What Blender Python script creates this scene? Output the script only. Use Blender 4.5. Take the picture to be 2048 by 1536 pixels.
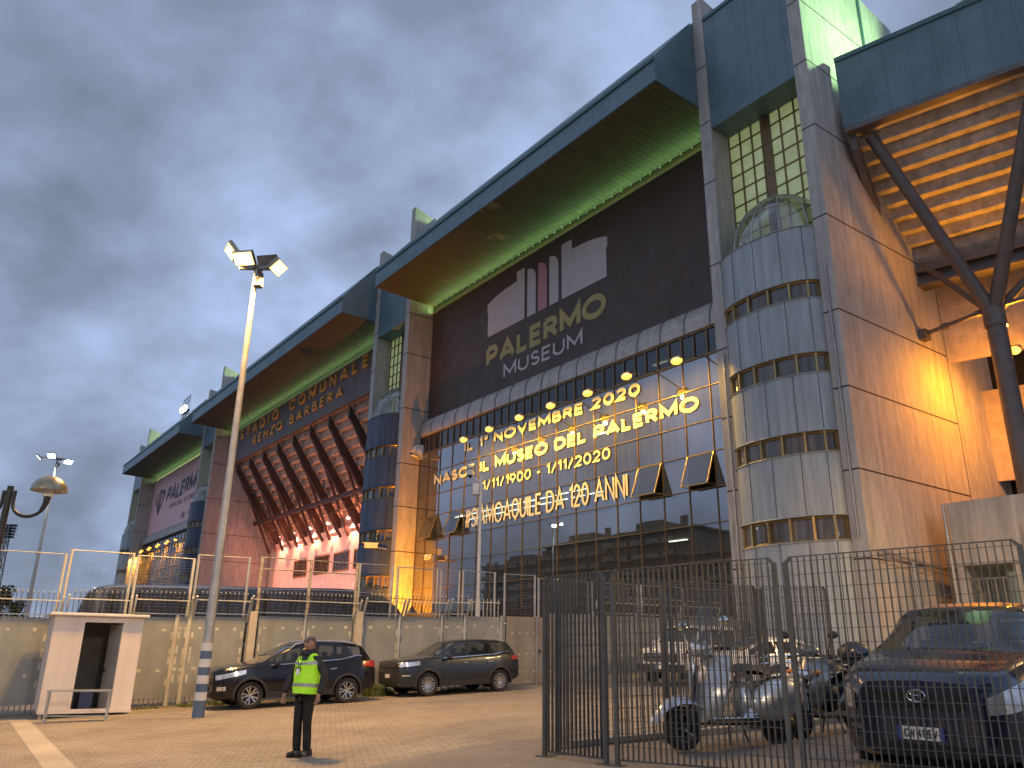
import bpy, bmesh, math, random
from mathutils import Vector, Matrix
random.seed(11)
for _o in list(bpy.data.objects): bpy.data.objects.remove(_o)
scene = bpy.context.scene
C = scene.collection
PI = math.pi
V = Vector
R = math.radians

# ------------------------------------------------------------------ camera
cam = bpy.data.cameras.new("camera"); camo = bpy.data.objects.new("camera", cam); C.objects.link(camo)
cam.sensor_width = 36; cam.lens = 27.686; cam.clip_start = .1; cam.clip_end = 3000
camo.matrix_world = Matrix(((.99989, -.01500, 0, 0), (-.00479, -.31912, -.94770, 0), (.01421, .94760, -.31915, 1.65), (0, 0, 0, 1)))
scene.camera = camo
scene.view_settings.view_transform = 'Standard'; scene.view_settings.look = 'None'
scene.view_settings.exposure = 0.25; scene.view_settings.gamma = 1
scene.cycles.use_denoising = True
scene.cycles.max_bounces = 6; scene.cycles.diffuse_bounces = 3; scene.cycles.glossy_bounces = 3
scene.cycles.transparent_max_bounces = 10; scene.cycles.caustics_reflective = False; scene.cycles.caustics_refractive = False
scene.cycles.sample_clamp_indirect = 4

# ------------------------------------------------------------------ dusk sky with cloud
w = bpy.data.worlds.new("World"); scene.world = w; w.use_nodes = True
nt = w.node_tree; N = nt.nodes; L = nt.links
N.clear()
def wn(t, **k):
    n = N.new(t)
    for a, b in k.items(): setattr(n, a, b)
    return n
out = wn('ShaderNodeOutputWorld'); bg = wn('ShaderNodeBackground'); L.new(bg.outputs[0], out.inputs[0])
tc = wn('ShaderNodeTexCoord'); sep = wn('ShaderNodeSeparateXYZ'); L.new(tc.outputs['Generated'], sep.inputs[0])
def wm(op, a, b=None):
    n = wn('ShaderNodeMath', operation=op)
    for i, x in enumerate((a, b)):
        if x is None: continue
        if isinstance(x, (int, float)): n.inputs[i].default_value = x
        else: L.new(x, n.inputs[i])
    return n.outputs[0]
zz = wm('ADD', wm('MAXIMUM', sep.outputs[2], 0.0), .62)
comb = wn('ShaderNodeCombineXYZ'); L.new(wm('DIVIDE', sep.outputs[0], zz), comb.inputs[0]); L.new(wm('DIVIDE', sep.outputs[1], zz), comb.inputs[1])
def wnoise(scale, detail, rough, dist, off):
    mp = wn('ShaderNodeMapping'); mp.inputs['Location'].default_value = off; mp.inputs['Rotation'].default_value = (0, 0, .5); mp.inputs['Scale'].default_value = (1, 1.15, 1)
    L.new(comb.outputs[0], mp.inputs[0])
    n = wn('ShaderNodeTexNoise'); n.inputs['Scale'].default_value = scale; n.inputs['Detail'].default_value = detail
    n.inputs['Roughness'].default_value = rough; n.inputs['Distortion'].default_value = dist
    L.new(mp.outputs[0], n.inputs['Vector']); return n.outputs['Fac']
n1 = wnoise(2.3, 5, .52, .15, (3.3, 1.2, 0)); n2 = wnoise(7.5, 5, .55, .2, (7.1, 4.2, 1))
fac = wm('ADD', wm('MULTIPLY', n1, .80), wm('MULTIPLY', n2, .20))
ramp = wn('ShaderNodeValToRGB'); L.new(fac, ramp.inputs[0])
cr = ramp.color_ramp; cr.elements[0].position = .36; cr.elements[0].color = (.150, .187, .262, 1)
cr.elements[1].position = .655; cr.elements[1].color = (.50, .65, .98, 1)
for p_, c_ in ((.43, (.205, .258, .365, 1)), (.50, (.275, .352, .515, 1)), (.57, (.36, .465, .70, 1))):
    e = cr.elements.new(p_); e.color = c_
# the open sky to the right of the stadium is a little bluer and brighter
sky = wn('ShaderNodeTexSky'); sky.sky_type = 'NISHITA'; sky.sun_disc = False; sky.sun_elevation = R(2); sky.sun_rotation = R(250)
mixs = wn('ShaderNodeMixRGB', blend_type='ADD'); mixs.inputs[0].default_value = .004
L.new(ramp.outputs[0], mixs.inputs[1]); L.new(sky.outputs[0], mixs.inputs[2])
L.new(mixs.outputs[0], bg.inputs[0]); bg.inputs[1].default_value = 1.0

# ------------------------------------------------------------------ helpers
def S01(t):
    t = max(0., min(1., t)); return t*t*(3-2*t)
def gz(x, y):
    return .0361*max(-30, min(9, x)) + .0134*max(0, min(45, y)) + .28*S01((x+3)/3.2)*S01((22-y)/9)

class MB:
    def __init__(s): s.v = []; s.f = []; s.m = []
    def add(s, vs, fs, m=0):
        b = len(s.v); s.v += [tuple(v) for v in vs]
        for f in fs: s.f.append(tuple(b+i for i in f)); s.m.append(m)
        return s
    def box(s, x0, x1, y0, y1, z0, z1, m=0):
        return s.add([(x0,y0,z0),(x1,y0,z0),(x1,y1,z0),(x0,y1,z0),(x0,y0,z1),(x1,y0,z1),(x1,y1,z1),(x0,y1,z1)],
                     [(0,3,2,1),(4,5,6,7),(0,1,5,4),(1,2,6,5),(2,3,7,6),(3,0,4,7)], m)
    def bar(s, p, q, a, b, up=(0,0,1), m=0):
        p = V(p); q = V(q); d = (q-p).normalized(); u = V(up)
        if abs(d.dot(u)) > .97: u = V((1,0,0)) if abs(d.x) < .9 else V((0,1,0))
        x = d.cross(u).normalized()*a/2; y = x.cross(d).normalized()*b/2
        vs = [p-x-y,p+x-y,p+x+y,p-x+y,q-x-y,q+x-y,q+x+y,q-x+y]
        return s.add(vs, [(0,1,2,3),(7,6,5,4),(0,4,5,1),(1,5,6,2),(2,6,7,3),(3,7,4,0)], m)
    def tube(s, pts, r, n=8, m=0, caps=True):
        pts = [V(p) for p in pts]; rs = r if isinstance(r, (list, tuple)) else [r]*len(pts)
        ref = None; vs = []
        for i, p in enumerate(pts):
            d = (pts[min(i+1, len(pts)-1)]-pts[max(i-1, 0)]).normalized()
            if ref is None:
                ref = d.cross(V((0,0,1)) if abs(d.z) < .9 else V((1,0,0))).normalized()
            x = (ref-d*ref.dot(d)).normalized(); ref = x; y = d.cross(x)
            for k in range(n):
                a = 2*PI*k/n; vs.append(p+(x*math.cos(a)+y*math.sin(a))*rs[i])
        fs = []
        for i in range(len(pts)-1):
            for k in range(n):
                k2 = (k+1) % n; fs.append((i*n+k, i*n+k2, (i+1)*n+k2, (i+1)*n+k))
        if caps: fs.append(tuple(range(n))[::-1]); fs.append(tuple((len(pts)-1)*n+k for k in range(n)))
        return s.add(vs, fs, m)
    def lathe(s, prof, n=16, M=None, m=0):
        M = M or Matrix(); vs = []; fs = []
        for r, z in prof:
            for k in range(n): vs.append(M @ V((r*math.cos(2*PI*k/n), r*math.sin(2*PI*k/n), z)))
        for i in range(len(prof)-1):
            for k in range(n):
                k2 = (k+1) % n; fs.append((i*n+k, i*n+k2, (i+1)*n+k2, (i+1)*n+k))
        return s.add(vs, fs, m)
    def prism(s, poly, A, B, m=0, caps=True):
        n = len(poly); vs = [A(p) for p in poly]+[B(p) for p in poly]
        fs = [(i, (i+1) % n, n+(i+1) % n, n+i) for i in range(n)]
        if caps: fs += [tuple(range(n))[::-1], tuple(range(n, 2*n))]
        return s.add(vs, fs, m)
    def prismx(s, poly, x0, x1, m=0): return s.prism(poly, lambda p: (x0, p[0], p[1]), lambda p: (x1, p[0], p[1]), m)
    def prismz(s, poly, z0, z1, m=0): return s.prism(poly, lambda p: (p[0], p[1], z0), lambda p: (p[0], p[1], z1), m)
    def prismy(s, poly, y0, y1, m=0): return s.prism(poly, lambda p: (p[0], y0, p[1]), lambda p: (p[0], y1, p[1]), m)
    def grid(s, fn, nu, nv, m=0, wrap=False):
        vs = [fn(i/nu, j/nv) for i in range(nu+1) for j in range(nv+1)]
        fs = [(i*(nv+1)+j, (i+1)*(nv+1)+j, (i+1)*(nv+1)+j+1, i*(nv+1)+j+1) for i in range(nu) for j in range(nv)]
        return s.add(vs, fs, m)
    def ball(s, c, rx, ry=None, rz=None, nu=12, nv=8, m=0, M=None):
        ry = ry or rx; rz = rz or rx; c = V(c); M = M or Matrix()
        return s.grid(lambda u, t: c+M @ V((rx*math.cos(2*PI*u)*math.sin(PI*t), ry*math.sin(2*PI*u)*math.sin(PI*t), -rz*math.cos(PI*t))), nu, nv, m)
    def build(s, name, mats, parent=None, smooth=False, weld=False, bevel=0, seg=2):
        me = bpy.data.meshes.new(name); me.from_pydata(s.v, [], s.f)
        for mt in (mats if isinstance(mats, (list, tuple)) else [mats]): me.materials.append(mt)
        me.polygons.foreach_set('material_index', s.m)
        bm = bmesh.new(); bm.from_mesh(me)
        if weld: bmesh.ops.remove_doubles(bm, verts=bm.verts, dist=1e-4)
        bmesh.ops.recalc_face_normals(bm, faces=bm.faces)
        bm.to_mesh(me); bm.free()
        if smooth:
            me.polygons.foreach_set('use_smooth', [True]*len(me.polygons)); me.set_sharp_from_angle(angle=R(smooth if smooth is not True else 40))
        me.update()
        o = bpy.data.objects.new(name, me); C.objects.link(o)
        if parent: o.parent = parent
        if bevel:
            b = o.modifiers.new('bevel', 'BEVEL'); b.width = bevel; b.segments = seg; b.limit_method = 'ANGLE'
        return o

def tag(o, label=None, cat=None, group=None, kind=None):
    if label: o['label'] = label
    if cat: o['category'] = cat
    if group: o['group'] = group
    if kind: o['kind'] = kind
    return o
def thing(name, label, cat, loc=(0,0,0), rz=0, group=None):
    o = bpy.data.objects.new(name, None); C.objects.link(o); o.location = loc; o.rotation_euler = (0, 0, rz); o.empty_display_size = .2
    return tag(o, label, cat, group)
def copy_tree(o, parent=None):
    c = o.copy(); C.objects.link(c)
    if parent: c.parent = parent; c.matrix_parent_inverse = o.matrix_parent_inverse
    for ch in list(o.children): copy_tree(ch, c)
    return c
def lamp(kind, parent, loc, energy, col, size=.1, target=None, angle=120, blend=.6, size2=None):
    l = bpy.data.lights.new('lamp_light', kind); l.energy = energy; l.color = col
    if kind == 'AREA':
        l.size = size
        if size2: l.shape = 'RECTANGLE'; l.size_y = size2
    else: l.shadow_soft_size = size
    if kind == 'SPOT': l.spot_size = R(angle); l.spot_blend = blend
    o = bpy.data.objects.new('lamp_light', l); C.objects.link(o); o.location = loc
    if parent: o.parent = parent
    if target is not None:
        o.rotation_euler = (V(target)-V(loc)).to_track_quat('-Z', 'Y').to_euler()
    return o

# ------------------------------------------------------------------ materials
def mat(name, col, rough=.6, metal=0., var=.18, scale=2., streak=0., bump=0., bscale=30., spec=.5, coat=0., emit=None, estr=0., seam=None, dirt=None, dirtcol=(.03,.025,.02), dscale=.6, stretch=(1,1,1)):
    m = bpy.data.materials.new(name); m.use_nodes = True; nt = m.node_tree; N = nt.nodes; L = nt.links
    b = N['Principled BSDF']; b.inputs['Roughness'].default_value = rough; b.inputs['Metallic'].default_value = metal
    b.inputs['Specular IOR Level'].default_value = spec; b.inputs['Coat Weight'].default_value = coat; b.inputs['Coat Roughness'].default_value = .04
    tc = N.new('ShaderNodeTexCoord')
    def noise(sc, det, st):
        mp = N.new('ShaderNodeMapping'); mp.inputs['Scale'].default_value = st; L.new(tc.outputs['Object'], mp.inputs[0])
        n = N.new('ShaderNodeTexNoise'); n.inputs['Scale'].default_value = sc; n.inputs['Detail'].default_value = det; n.inputs['Roughness'].default_value = .62
        L.new(mp.outputs[0], n.inputs['Vector']); return n.outputs['Fac']
    def rng(x, a, b_, c, d):
        n = N.new('ShaderNodeMapRange'); n.inputs[1].default_value = a; n.inputs[2].default_value = b_; n.inputs[3].default_value = c; n.inputs[4].default_value = d
        L.new(x, n.inputs[0]); return n.outputs[0]
    def mul(c, f):
        n = N.new('ShaderNodeVectorMath'); n.operation = 'SCALE'
        if isinstance(c, tuple): n.inputs[0].default_value = c
        else: L.new(c, n.inputs[0])
        L.new(f, n.inputs['Scale']); return n.outputs[0]
    c = tuple(col)
    if var: c = mul(c, rng(noise(scale, 6, stretch), .3, .7, 1-var, 1+var))
    if streak:
        c = mul(c, rng(noise(1.0, 5, (3.2, 3.2, .10)), .35, .68, 1+streak*.35, 1-streak))
    if seam:
        sp = N.new('ShaderNodeSeparateXYZ'); L.new(tc.outputs['Object'], sp.inputs[0])
        for ax, step, wd, dk in seam:
            a = N.new('ShaderNodeMath'); a.operation = 'MULTIPLY'; a.inputs[1].default_value = 1/step; L.new(sp.outputs[ax], a.inputs[0])
            f = N.new('ShaderNodeMath'); f.operation = 'FRACT'; L.new(a.outputs[0], f.inputs[0])
            g = N.new('ShaderNodeMath'); g.operation = 'LESS_THAN'; g.inputs[1].default_value = wd/step; L.new(f.outputs[0], g.inputs[0])
            c = mul(c, rng(g.outputs[0], 0, 1, 1, dk))
    if dirt:
        mx = N.new('ShaderNodeMixRGB'); mx.inputs[2].default_value = (*dirtcol, 1)
        L.new(rng(noise(dscale, 8, stretch), dirt, dirt+.12, 0, 1), mx.inputs[0])
        if isinstance(c, tuple): mx.inputs[1].default_value = (*c, 1)
        else: L.new(c, mx.inputs[1])
        c = mx.outputs[0]
    if isinstance(c, tuple): b.inputs['Base Color'].default_value = (*c, 1)
    else: L.new(c, b.inputs['Base Color'])
    if rough > .05 and var:
        L.new(rng(noise(scale*3, 4, (1,1,1)), .3, .7, max(.02, rough*.8), min(1, rough*1.2)), b.inputs['Roughness'])
    if bump:
        bp = N.new('ShaderNodeBump'); bp.inputs['Strength'].default_value = bump; bp.inputs['Distance'].default_value = .02
        L.new(noise(bscale, 4, (1,1,1)), bp.inputs['Height']); L.new(bp.outputs[0], b.inputs['Normal'])
    if emit:
        b.inputs['Emission Color'].default_value = (*emit, 1); b.inputs['Emission Strength'].default_value = estr
    return m
def glassmat(name, tint, opacity, refl, rough=.02, bump=0., dirt=0.):
    """tinted pane: a dim see-through layer, a dark body and a mirror layer on top"""
    m = bpy.data.materials.new(name); m.use_nodes = True; nt = m.node_tree; N = nt.nodes; L = nt.links; N.clear()
    o = N.new('ShaderNodeOutputMaterial'); tr = N.new('ShaderNodeBsdfTransparent'); tr.inputs[0].default_value = (*tint, 1)
    df = N.new('ShaderNodeBsdfDiffuse'); df.inputs[0].default_value = (tint[0]*.05, tint[1]*.05, tint[2]*.05, 1)
    gl = N.new('ShaderNodeBsdfGlossy'); gl.inputs['Roughness'].default_value = rough; gl.inputs[0].default_value = (.92, .95, 1, 1)
    m1 = N.new('ShaderNodeMixShader'); m1.inputs[0].default_value = opacity; L.new(tr.outputs[0], m1.inputs[1]); L.new(df.outputs[0], m1.inputs[2])
    lw = N.new('ShaderNodeLayerWeight'); lw.inputs[0].default_value = .5; pw = N.new('ShaderNodeMath'); pw.operation = 'POWER'; pw.inputs[1].default_value = 4; L.new(lw.outputs['Facing'], pw.inputs[0])
    mr = N.new('ShaderNodeMapRange'); mr.inputs[3].default_value = refl; mr.inputs[4].default_value = .95; L.new(pw.outputs[0], mr.inputs[0])
    m2 = N.new('ShaderNodeMixShader'); L.new(mr.outputs[0], m2.inputs[0]); L.new(m1.outputs[0], m2.inputs[1]); L.new(gl.outputs[0], m2.inputs[2])
    if bump:
        tc = N.new('ShaderNodeTexCoord'); n = N.new('ShaderNodeTexNoise'); n.inputs['Scale'].default_value = .55; n.inputs['Detail'].default_value = 1.5
        L.new(tc.outputs['Object'], n.inputs['Vector']); bp = N.new('ShaderNodeBump'); bp.inputs['Strength'].default_value = bump; bp.inputs['Distance'].default_value = .05
        L.new(n.outputs['Fac'], bp.inputs['Height']); L.new(bp.outputs[0], gl.inputs['Normal'])
    if dirt:                                                  # dried rain streaks on the pane
        tc = N.new('ShaderNodeTexCoord'); mp = N.new('ShaderNodeMapping'); mp.inputs['Scale'].default_value = (4, 4, .16); L.new(tc.outputs['Object'], mp.inputs[0])
        n = N.new('ShaderNodeTexNoise'); n.inputs['Scale'].default_value = 1; n.inputs['Detail'].default_value = 6; L.new(mp.outputs[0], n.inputs['Vector'])
        r = N.new('ShaderNodeMapRange'); r.inputs[1].default_value = .42; r.inputs[2].default_value = .75; r.inputs[3].default_value = dirt*.25; r.inputs[4].default_value = dirt; L.new(n.outputs['Fac'], r.inputs[0])
        dd = N.new('ShaderNodeBsdfDiffuse'); dd.inputs[0].default_value = (.42, .36, .28, 1); m3 = N.new('ShaderNodeMixShader'); L.new(r.outputs[0], m3.inputs[0]); L.new(m2.outputs[0], m3.inputs[1]); L.new(dd.outputs[0], m3.inputs[2]); m2 = m3
    L.new(m2.outputs[0], o.inputs[0]); return m
def glow(name, col, s):
    m = bpy.data.materials.new(name); m.use_nodes = True; b = m.node_tree.nodes['Principled BSDF']
    b.inputs['Base Color'].default_value = (.8, .8, .8, 1); b.inputs['Emission Color'].default_value = (*col, 1); b.inputs['Emission Strength'].default_value = s
    return m

SODIUM = (1, .46, .06); WARM = (1, .53, .14); COOL = (.86, 1, .92); GREEN = (.40, .85, .30); ROSE = (1, .16, .07)
M = dict(
 concrete=mat('concrete', (.49,.45,.395), .8, streak=.22, bump=.35, dirt=.645, dirtcol=(.24,.20,.16), dscale=.55, stretch=(1.6,1.6,.45)),
 joint=mat('joint', (.05,.04,.035), .9),
 teal=mat('teal_panel', (.13,.20,.225), .45, .1, streak=.12, seam=((0, 1.05, .035, .7),), scale=.6),
 tealtrim=mat('teal_trim', (.08,.15,.155), .45, .2),
 soffit=mat('soffit_boards', (.078,.074,.052), .7, streak=0, seam=((0,.42,.05,.35),), dirt=.605, dirtcol=(.36,.31,.12), dscale=.26, stretch=(1,.8,1), scale=1),
 soffitred=mat('soffit_boards_plain', (.075,.066,.055), .7, seam=((0,.5,.06,.5),), scale=1),
 towergrey=mat('tower_panel', (.37,.40,.395), .5, .1, streak=.18, dirt=.68, dirtcol=(.42,.42,.38), dscale=.5, stretch=(2,2,.25)),
 towerblue=mat('tower_panel_blue', (.055,.075,.12), .5, .1, streak=.45, dirt=.62, dirtcol=(.20,.18,.14), dscale=.7, stretch=(2,2,.3)),
 bronze=mat('bronze_frame', (.20,.13,.06), .4, .5),
 goldframe=mat('bronze_mullion', (.36,.25,.10), .35, .6),
 darkglass=glassmat('dark_glass', (.5,.48,.42), .72, .07, .05),
 facade_glass=glassmat('facade_glass', (.55,.62,.6), .62, .31, .008, bump=.05, dirt=.10),
 open_glass=glassmat('open_glass', (.6,.6,.55), .75, .16, .02),
 dome_glass=glassmat('dome_glass', (.8,.85,.6), .35, .14, .05, dirt=.55),
 litpane=mat('lit_pane', (.50,.55,.34), .3, var=.35, scale=.8, emit=(.44,.52,.20), estr=.25),
 awning=mat('awning_metal', (.48,.42,.37), .45, .2, streak=.15),
 dark=mat('dark_void', (.02,.017,.015), .9),
 room=mat('room_wall', (.16,.16,.14), .9),
 tube=glow('tube_light', (.95,1,.8), 9),
 vinyl=mat('banner_vinyl', (.082,.050,.033), .55, var=.10, scale=.3, seam=((0,4.9,.03,.75),)),
 vinylwhite=mat('banner_white', (.60,.50,.47), .55, var=.06), vinylpink=mat('banner_pink', (.55,.24,.25), .55, var=.06), vinylgold=mat('banner_gold', (.42,.33,.11), .55, var=.08),
 pinkbanner=mat('store_vinyl', (.9,.52,.50), .55, var=.06), black=mat('black_print', (.02,.018,.02), .5),
 glassletter=mat('glass_letter', (.92,.80,.40), .5, var=.05), glassletterpale=mat('glass_letter_pale', (.85,.72,.50), .5, var=.05),  # white letters; the floodlights' yellow is put into their colour
 orangeletter=mat('sign_letter', (.85,.42,.07), .45), beam=mat('beam_panel', (.20,.16,.15), .6, streak=.2, seam=((0,.9,.02,.7),)),
 step=mat('stand_concrete', (.42,.37,.30), .85, var=.3, streak=.2, dirt=.6, dirtcol=(.15,.10,.06), dscale=.8),
 steel=mat('painted_steel', (.15,.13,.115), .5, .3), steelgrey=mat('grey_steel', (.24,.235,.225), .45, .4),
 towerglass=glassmat('tower_glass', (.5,.40,.27), .85, .07, .06, dirt=.55), busglass=glassmat('bus_glass', (.3,.3,.3), .93, .05, .03),
 recess=mat('recess_glow', (.5,.5,.42), .7, emit=(.5,.52,.36), estr=.16),  # emission put into the wall stands in for light inside the recess
 ribsteel=mat('rib_steel', (.07,.048,.042), .6, .2),
 galv=mat('galvanised_steel', (.42,.42,.40), .42, .6, var=.2), fencegrey=mat('fence_steel', (.085,.09,.088), .5, .35, var=.25, scale=6),
 backpanel=mat('back_panel', (.62,.50,.36), .8, streak=.12), white=mat('white_paint', (.72,.70,.66), .5, dirt=.70, dirtcol=(.35,.28,.2)),
 render=mat('white_render', (.70,.64,.60), .8, streak=.12),
 panelsteel=mat('panel_steel', (.27,.285,.27), .5, .15, var=.16, scale=1.2, streak=.12, dirt=.72, dirtcol=(.2,.17,.12)), patch=mat('filler_patch', (.50,.49,.42), .7),
 spike=mat('spike_steel', (.55,.54,.46), .45, .3), rust=mat('rusty_steel', (.42,.38,.31), .7, .2, dirt=.52, dirtcol=(.16,.055,.02), dscale=9), pillar=mat('pillar_concrete', (.46,.42,.35), .85, dirt=.62, dirtcol=(.2,.14,.1)),
 blueband=mat('blue_band', (.09,.14,.22), .5), whiteband=mat('white_band', (.66,.65,.60), .5),
 rubber=mat('rubber', (.018,.018,.018), .8), chrome=mat('chrome', (.7,.7,.7), .12, 1., var=0), alloy=mat('alloy', (.55,.55,.56), .25, .9, var=0),
 plastic=mat('black_plastic', (.022,.022,.024), .55), lens=mat('lamp_lens', (.62,.63,.64), .18, .7, var=.25, scale=9, coat=1), redlens=mat('red_lens', (.45,.02,.015), .15, var=0, coat=1), amber=mat('amber_lens', (.7,.25,.03), .15, var=0),
 carglass=glassmat('car_glass', (.75,.8,.8), .32, .045, .01), plate=mat('number_plate', (.75,.75,.72), .4, var=0), plateblue=mat('plate_blue', (.03,.08,.35), .4, var=0),
 skin=mat('skin', (.36,.20,.14), .55, var=.12, scale=14), hair=mat('grey_hair', (.105,.09,.08), .8, bump=.5), jacket=mat('black_jacket', (.008,.008,.009), .6, bump=.4, bscale=12), trousers=mat('black_trousers', (.006,.006,.007), .8),
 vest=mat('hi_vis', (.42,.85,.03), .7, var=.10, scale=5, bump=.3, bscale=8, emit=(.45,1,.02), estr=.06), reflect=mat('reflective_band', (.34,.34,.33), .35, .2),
 leaf=mat('leaf', (.05,.075,.03), .7, var=.4), grass=mat('grass_blade', (.12,.16,.04), .7, var=.4), bark=mat('bark', (.10,.075,.05), .9),
 apart=mat('apartment_render', (.24,.20,.15), .85, streak=.2), apart2=mat('apartment_slab', (.34,.30,.24), .85),
 lamp_on=glow('lamp_on', (1,.70,.20), 3.4), lamp_cool=glow('lamp_cool', (.9,.97,1), 12), sodium_on=glow('sodium_on', (1,.38,.03), 2.4), rose_on=glow('rose_on', (1,.42,.32), 3.2), red_on=glow('red_on', (1,.12,.06), 14),
 globe=mat('lamp_shade', (.33,.29,.2), .3, .7),
)
def _arc(cx, cy, rx, ry, a0, a1, n=14): return [(cx+rx*math.cos(R(a0+(a1-a0)*i/n)), cy+ry*math.sin(R(a0+(a1-a0)*i/n))) for i in range(n+1)]
def _bowl(x, y0, y1, w, n=10): r = (y1-y0)/2; k = max(.01, w-r); return [(x, y1), (x+k, y1)]+_arc(x+k, y0+r, w-k, r, 90, -90, n)[1:-1]+[(x+k, y0), (x, y0)]
_S = _arc(.27,.74,.25,.26,25,180,8)+[(.04,.66)]+[(.10,.57),(.44,.45),(.53,.36)]+_arc(.29,.26,.27,.26,10,-155,8)
GLYPH = {
 'A': (.86, [[(0,0),(.43,1),(.86,0)], [(.15,.28),(.71,.28)]]), 'B': (.62, [[(0,0),(0,1)], _bowl(0,.53,1,.55), _bowl(0,0,.53,.62)]),
 'C': (.84, [_arc(.5,.5,.5,.5,42,318,20)]), 'D': (.80, [[(0,0),(0,1)], [(0,1),(.30,1)]+_arc(.30,.5,.50,.5,90,-90,16)[1:-1]+[(.30,0),(0,0)]]),
 'E': (.55, [[(.55,0),(0,0),(0,1),(.55,1)], [(0,.51),(.5,.51)]]), 'F': (.52, [[(0,0),(0,1),(.52,1)], [(0,.5),(.46,.5)]]), 'I': (.0, [[(0,0),(0,1)]]),
 'L': (.52, [[(0,1),(0,0),(.52,0)]]), 'M': (.92, [[(0,0),(0,1),(.46,.22),(.92,1),(.92,0)]]), 'N': (.74, [[(0,0),(0,1),(.74,0),(.74,1)]]),
 'O': (1.0, [_arc(.5,.5,.5,.5,0,360,30)]), 'Q': (.8, [_arc(.4,.52,.4,.48,0,360,28), [(.4,.06),(.4,-.14)]]), 'P': (.60, [[(0,0),(0,1)], _bowl(0,.44,1,.60)]),
 'R': (.64, [[(0,0),(0,1)], _bowl(0,.48,1,.58), [(.30,.48),(.64,0)]]), 'S': (.55, [_S]), 'T': (.62, [[(0,1),(.62,1)], [(.31,1),(.31,0)]]),
 'U': (.70, [[(0,1),(0,.35)]+_arc(.35,.35,.35,.35,180,360,14)+[(.70,1)]]), 'V': (.80, [[(0,1),(.40,0),(.80,1)]]), 'Z': (.62, [[(0,1),(.62,1),(0,0),(.62,0)]]),
 'W': (1.1, [[(0,1),(.27,0),(.55,.9),(.83,0),(1.1,1)]]), 'f': (.36, [_arc(.30,.78,.18,.2,60,180,6)+[(.12,0)], [(0,.58),(.32,.58)]]), 'y': (.5, [[(0,.7),(.25,.1)], [(.5,.7),(.2,-.05)]]),
 '@': (.9, [_arc(.45,.5,.45,.5,0,360,20), _arc(.45,.5,.2,.22,0,360,14)]),
 '0': (.62, [_arc(.31,.5,.31,.5,0,360,26)]), '1': (.24, [[(0,.80),(.24,1),(.24,0)]]), '2': (.58, [_arc(.28,.71,.28,.29,165,-25,12)+[(.0,0),(.58,0)]]), '4': (.66, [[(.5,0),(.5,1),(0,.27),(.66,.27)]]),
 '9': (.60, [_arc(.30,.68,.30,.32,0,360,22), [(.59,.60),(.26,0)]]), '/': (.42, [[(0,-.06),(.42,1.02)]]), '-': (.34, [[(0,.42),(.34,.42)]]), '°': (.26, [_arc(.13,.86,.13,.13,0,360,14)]),
 '#': (.72, [[(.12,0),(.30,1)], [(.42,0),(.60,1)], [(.0,.34),(.68,.34)], [(.05,.68),(.72,.68)]]), ' ': (.22, []),
}
def stroke(mb, pts, wx, y, depth):
    """one pen stroke of width wx with mitred corners, as a thin raised bar"""
    P = [V(p) for p in pts]; closed = (P[0]-P[-1]).length < 1e-5
    if closed: P = P[:-1]
    n = len(P); Lf = []; Rt = []
    for i, p in enumerate(P):
        a = P[i-1] if (i > 0 or closed) else None; b = P[(i+1) % n] if (i < n-1 or closed) else None
        d1 = (p-a).normalized() if a is not None else (b-p).normalized(); d2 = (b-p).normalized() if b is not None else d1
        m = V((-d1.y-d2.y, d1.x+d2.x)); m = m.normalized() if m.length > 1e-6 else V((-d1.y, d1.x)); c = max(.36, m.dot(V((-d1.y, d1.x))))
        Lf.append(p+m*wx/2/c); Rt.append(p-m*wx/2/c)
    vs = []
    for yy in (y, y+depth): vs += [(q.x, yy, q.y) for q in Lf]+[(q.x, yy, q.y) for q in Rt]
    fs = []; rng_ = range(n if closed else n-1)
    for i in rng_:
        k = (i+1) % n; fs += [(i, k, n+k, n+i), (2*n+i, 3*n+i, 3*n+k, 2*n+k), (i, 2*n+i, 2*n+k, k), (n+i, n+k, 3*n+k, 3*n+i)]
    if not closed: fs += [(0, n, 3*n, 2*n), (n-1, 3*n-1, 4*n-1, 2*n-1)]
    mb.add(vs, fs)
def lettering(s, x0, x1, z0, z1, y, depth=.03, wt=.18, slant=0., gap=.20):
    """capital letters of even pen width fitted to a rectangle on the plane y, facing -y"""
    H = z1-z0; w = wt*H; adv = []; x = 0.
    for ch in s:
        g = GLYPH[ch]; adv.append(x); x += g[0]+(gap+wt if ch != ' ' else .26)
    tot = x-gap-wt; k = (x1-x0-w)/H/tot; mb = MB(); q = 0
    for ch, a in zip(s, adv):
        for pl in GLYPH[ch][1]:
            pts = [(x0+w/2+(a+px)*k*H+slant*pz*H, z0+w/2+pz*(H-w)) for px, pz in pl]; q += 1
            stroke(mb, pts, w, y-.0007*(q % 4), depth)
    return mb

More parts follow.
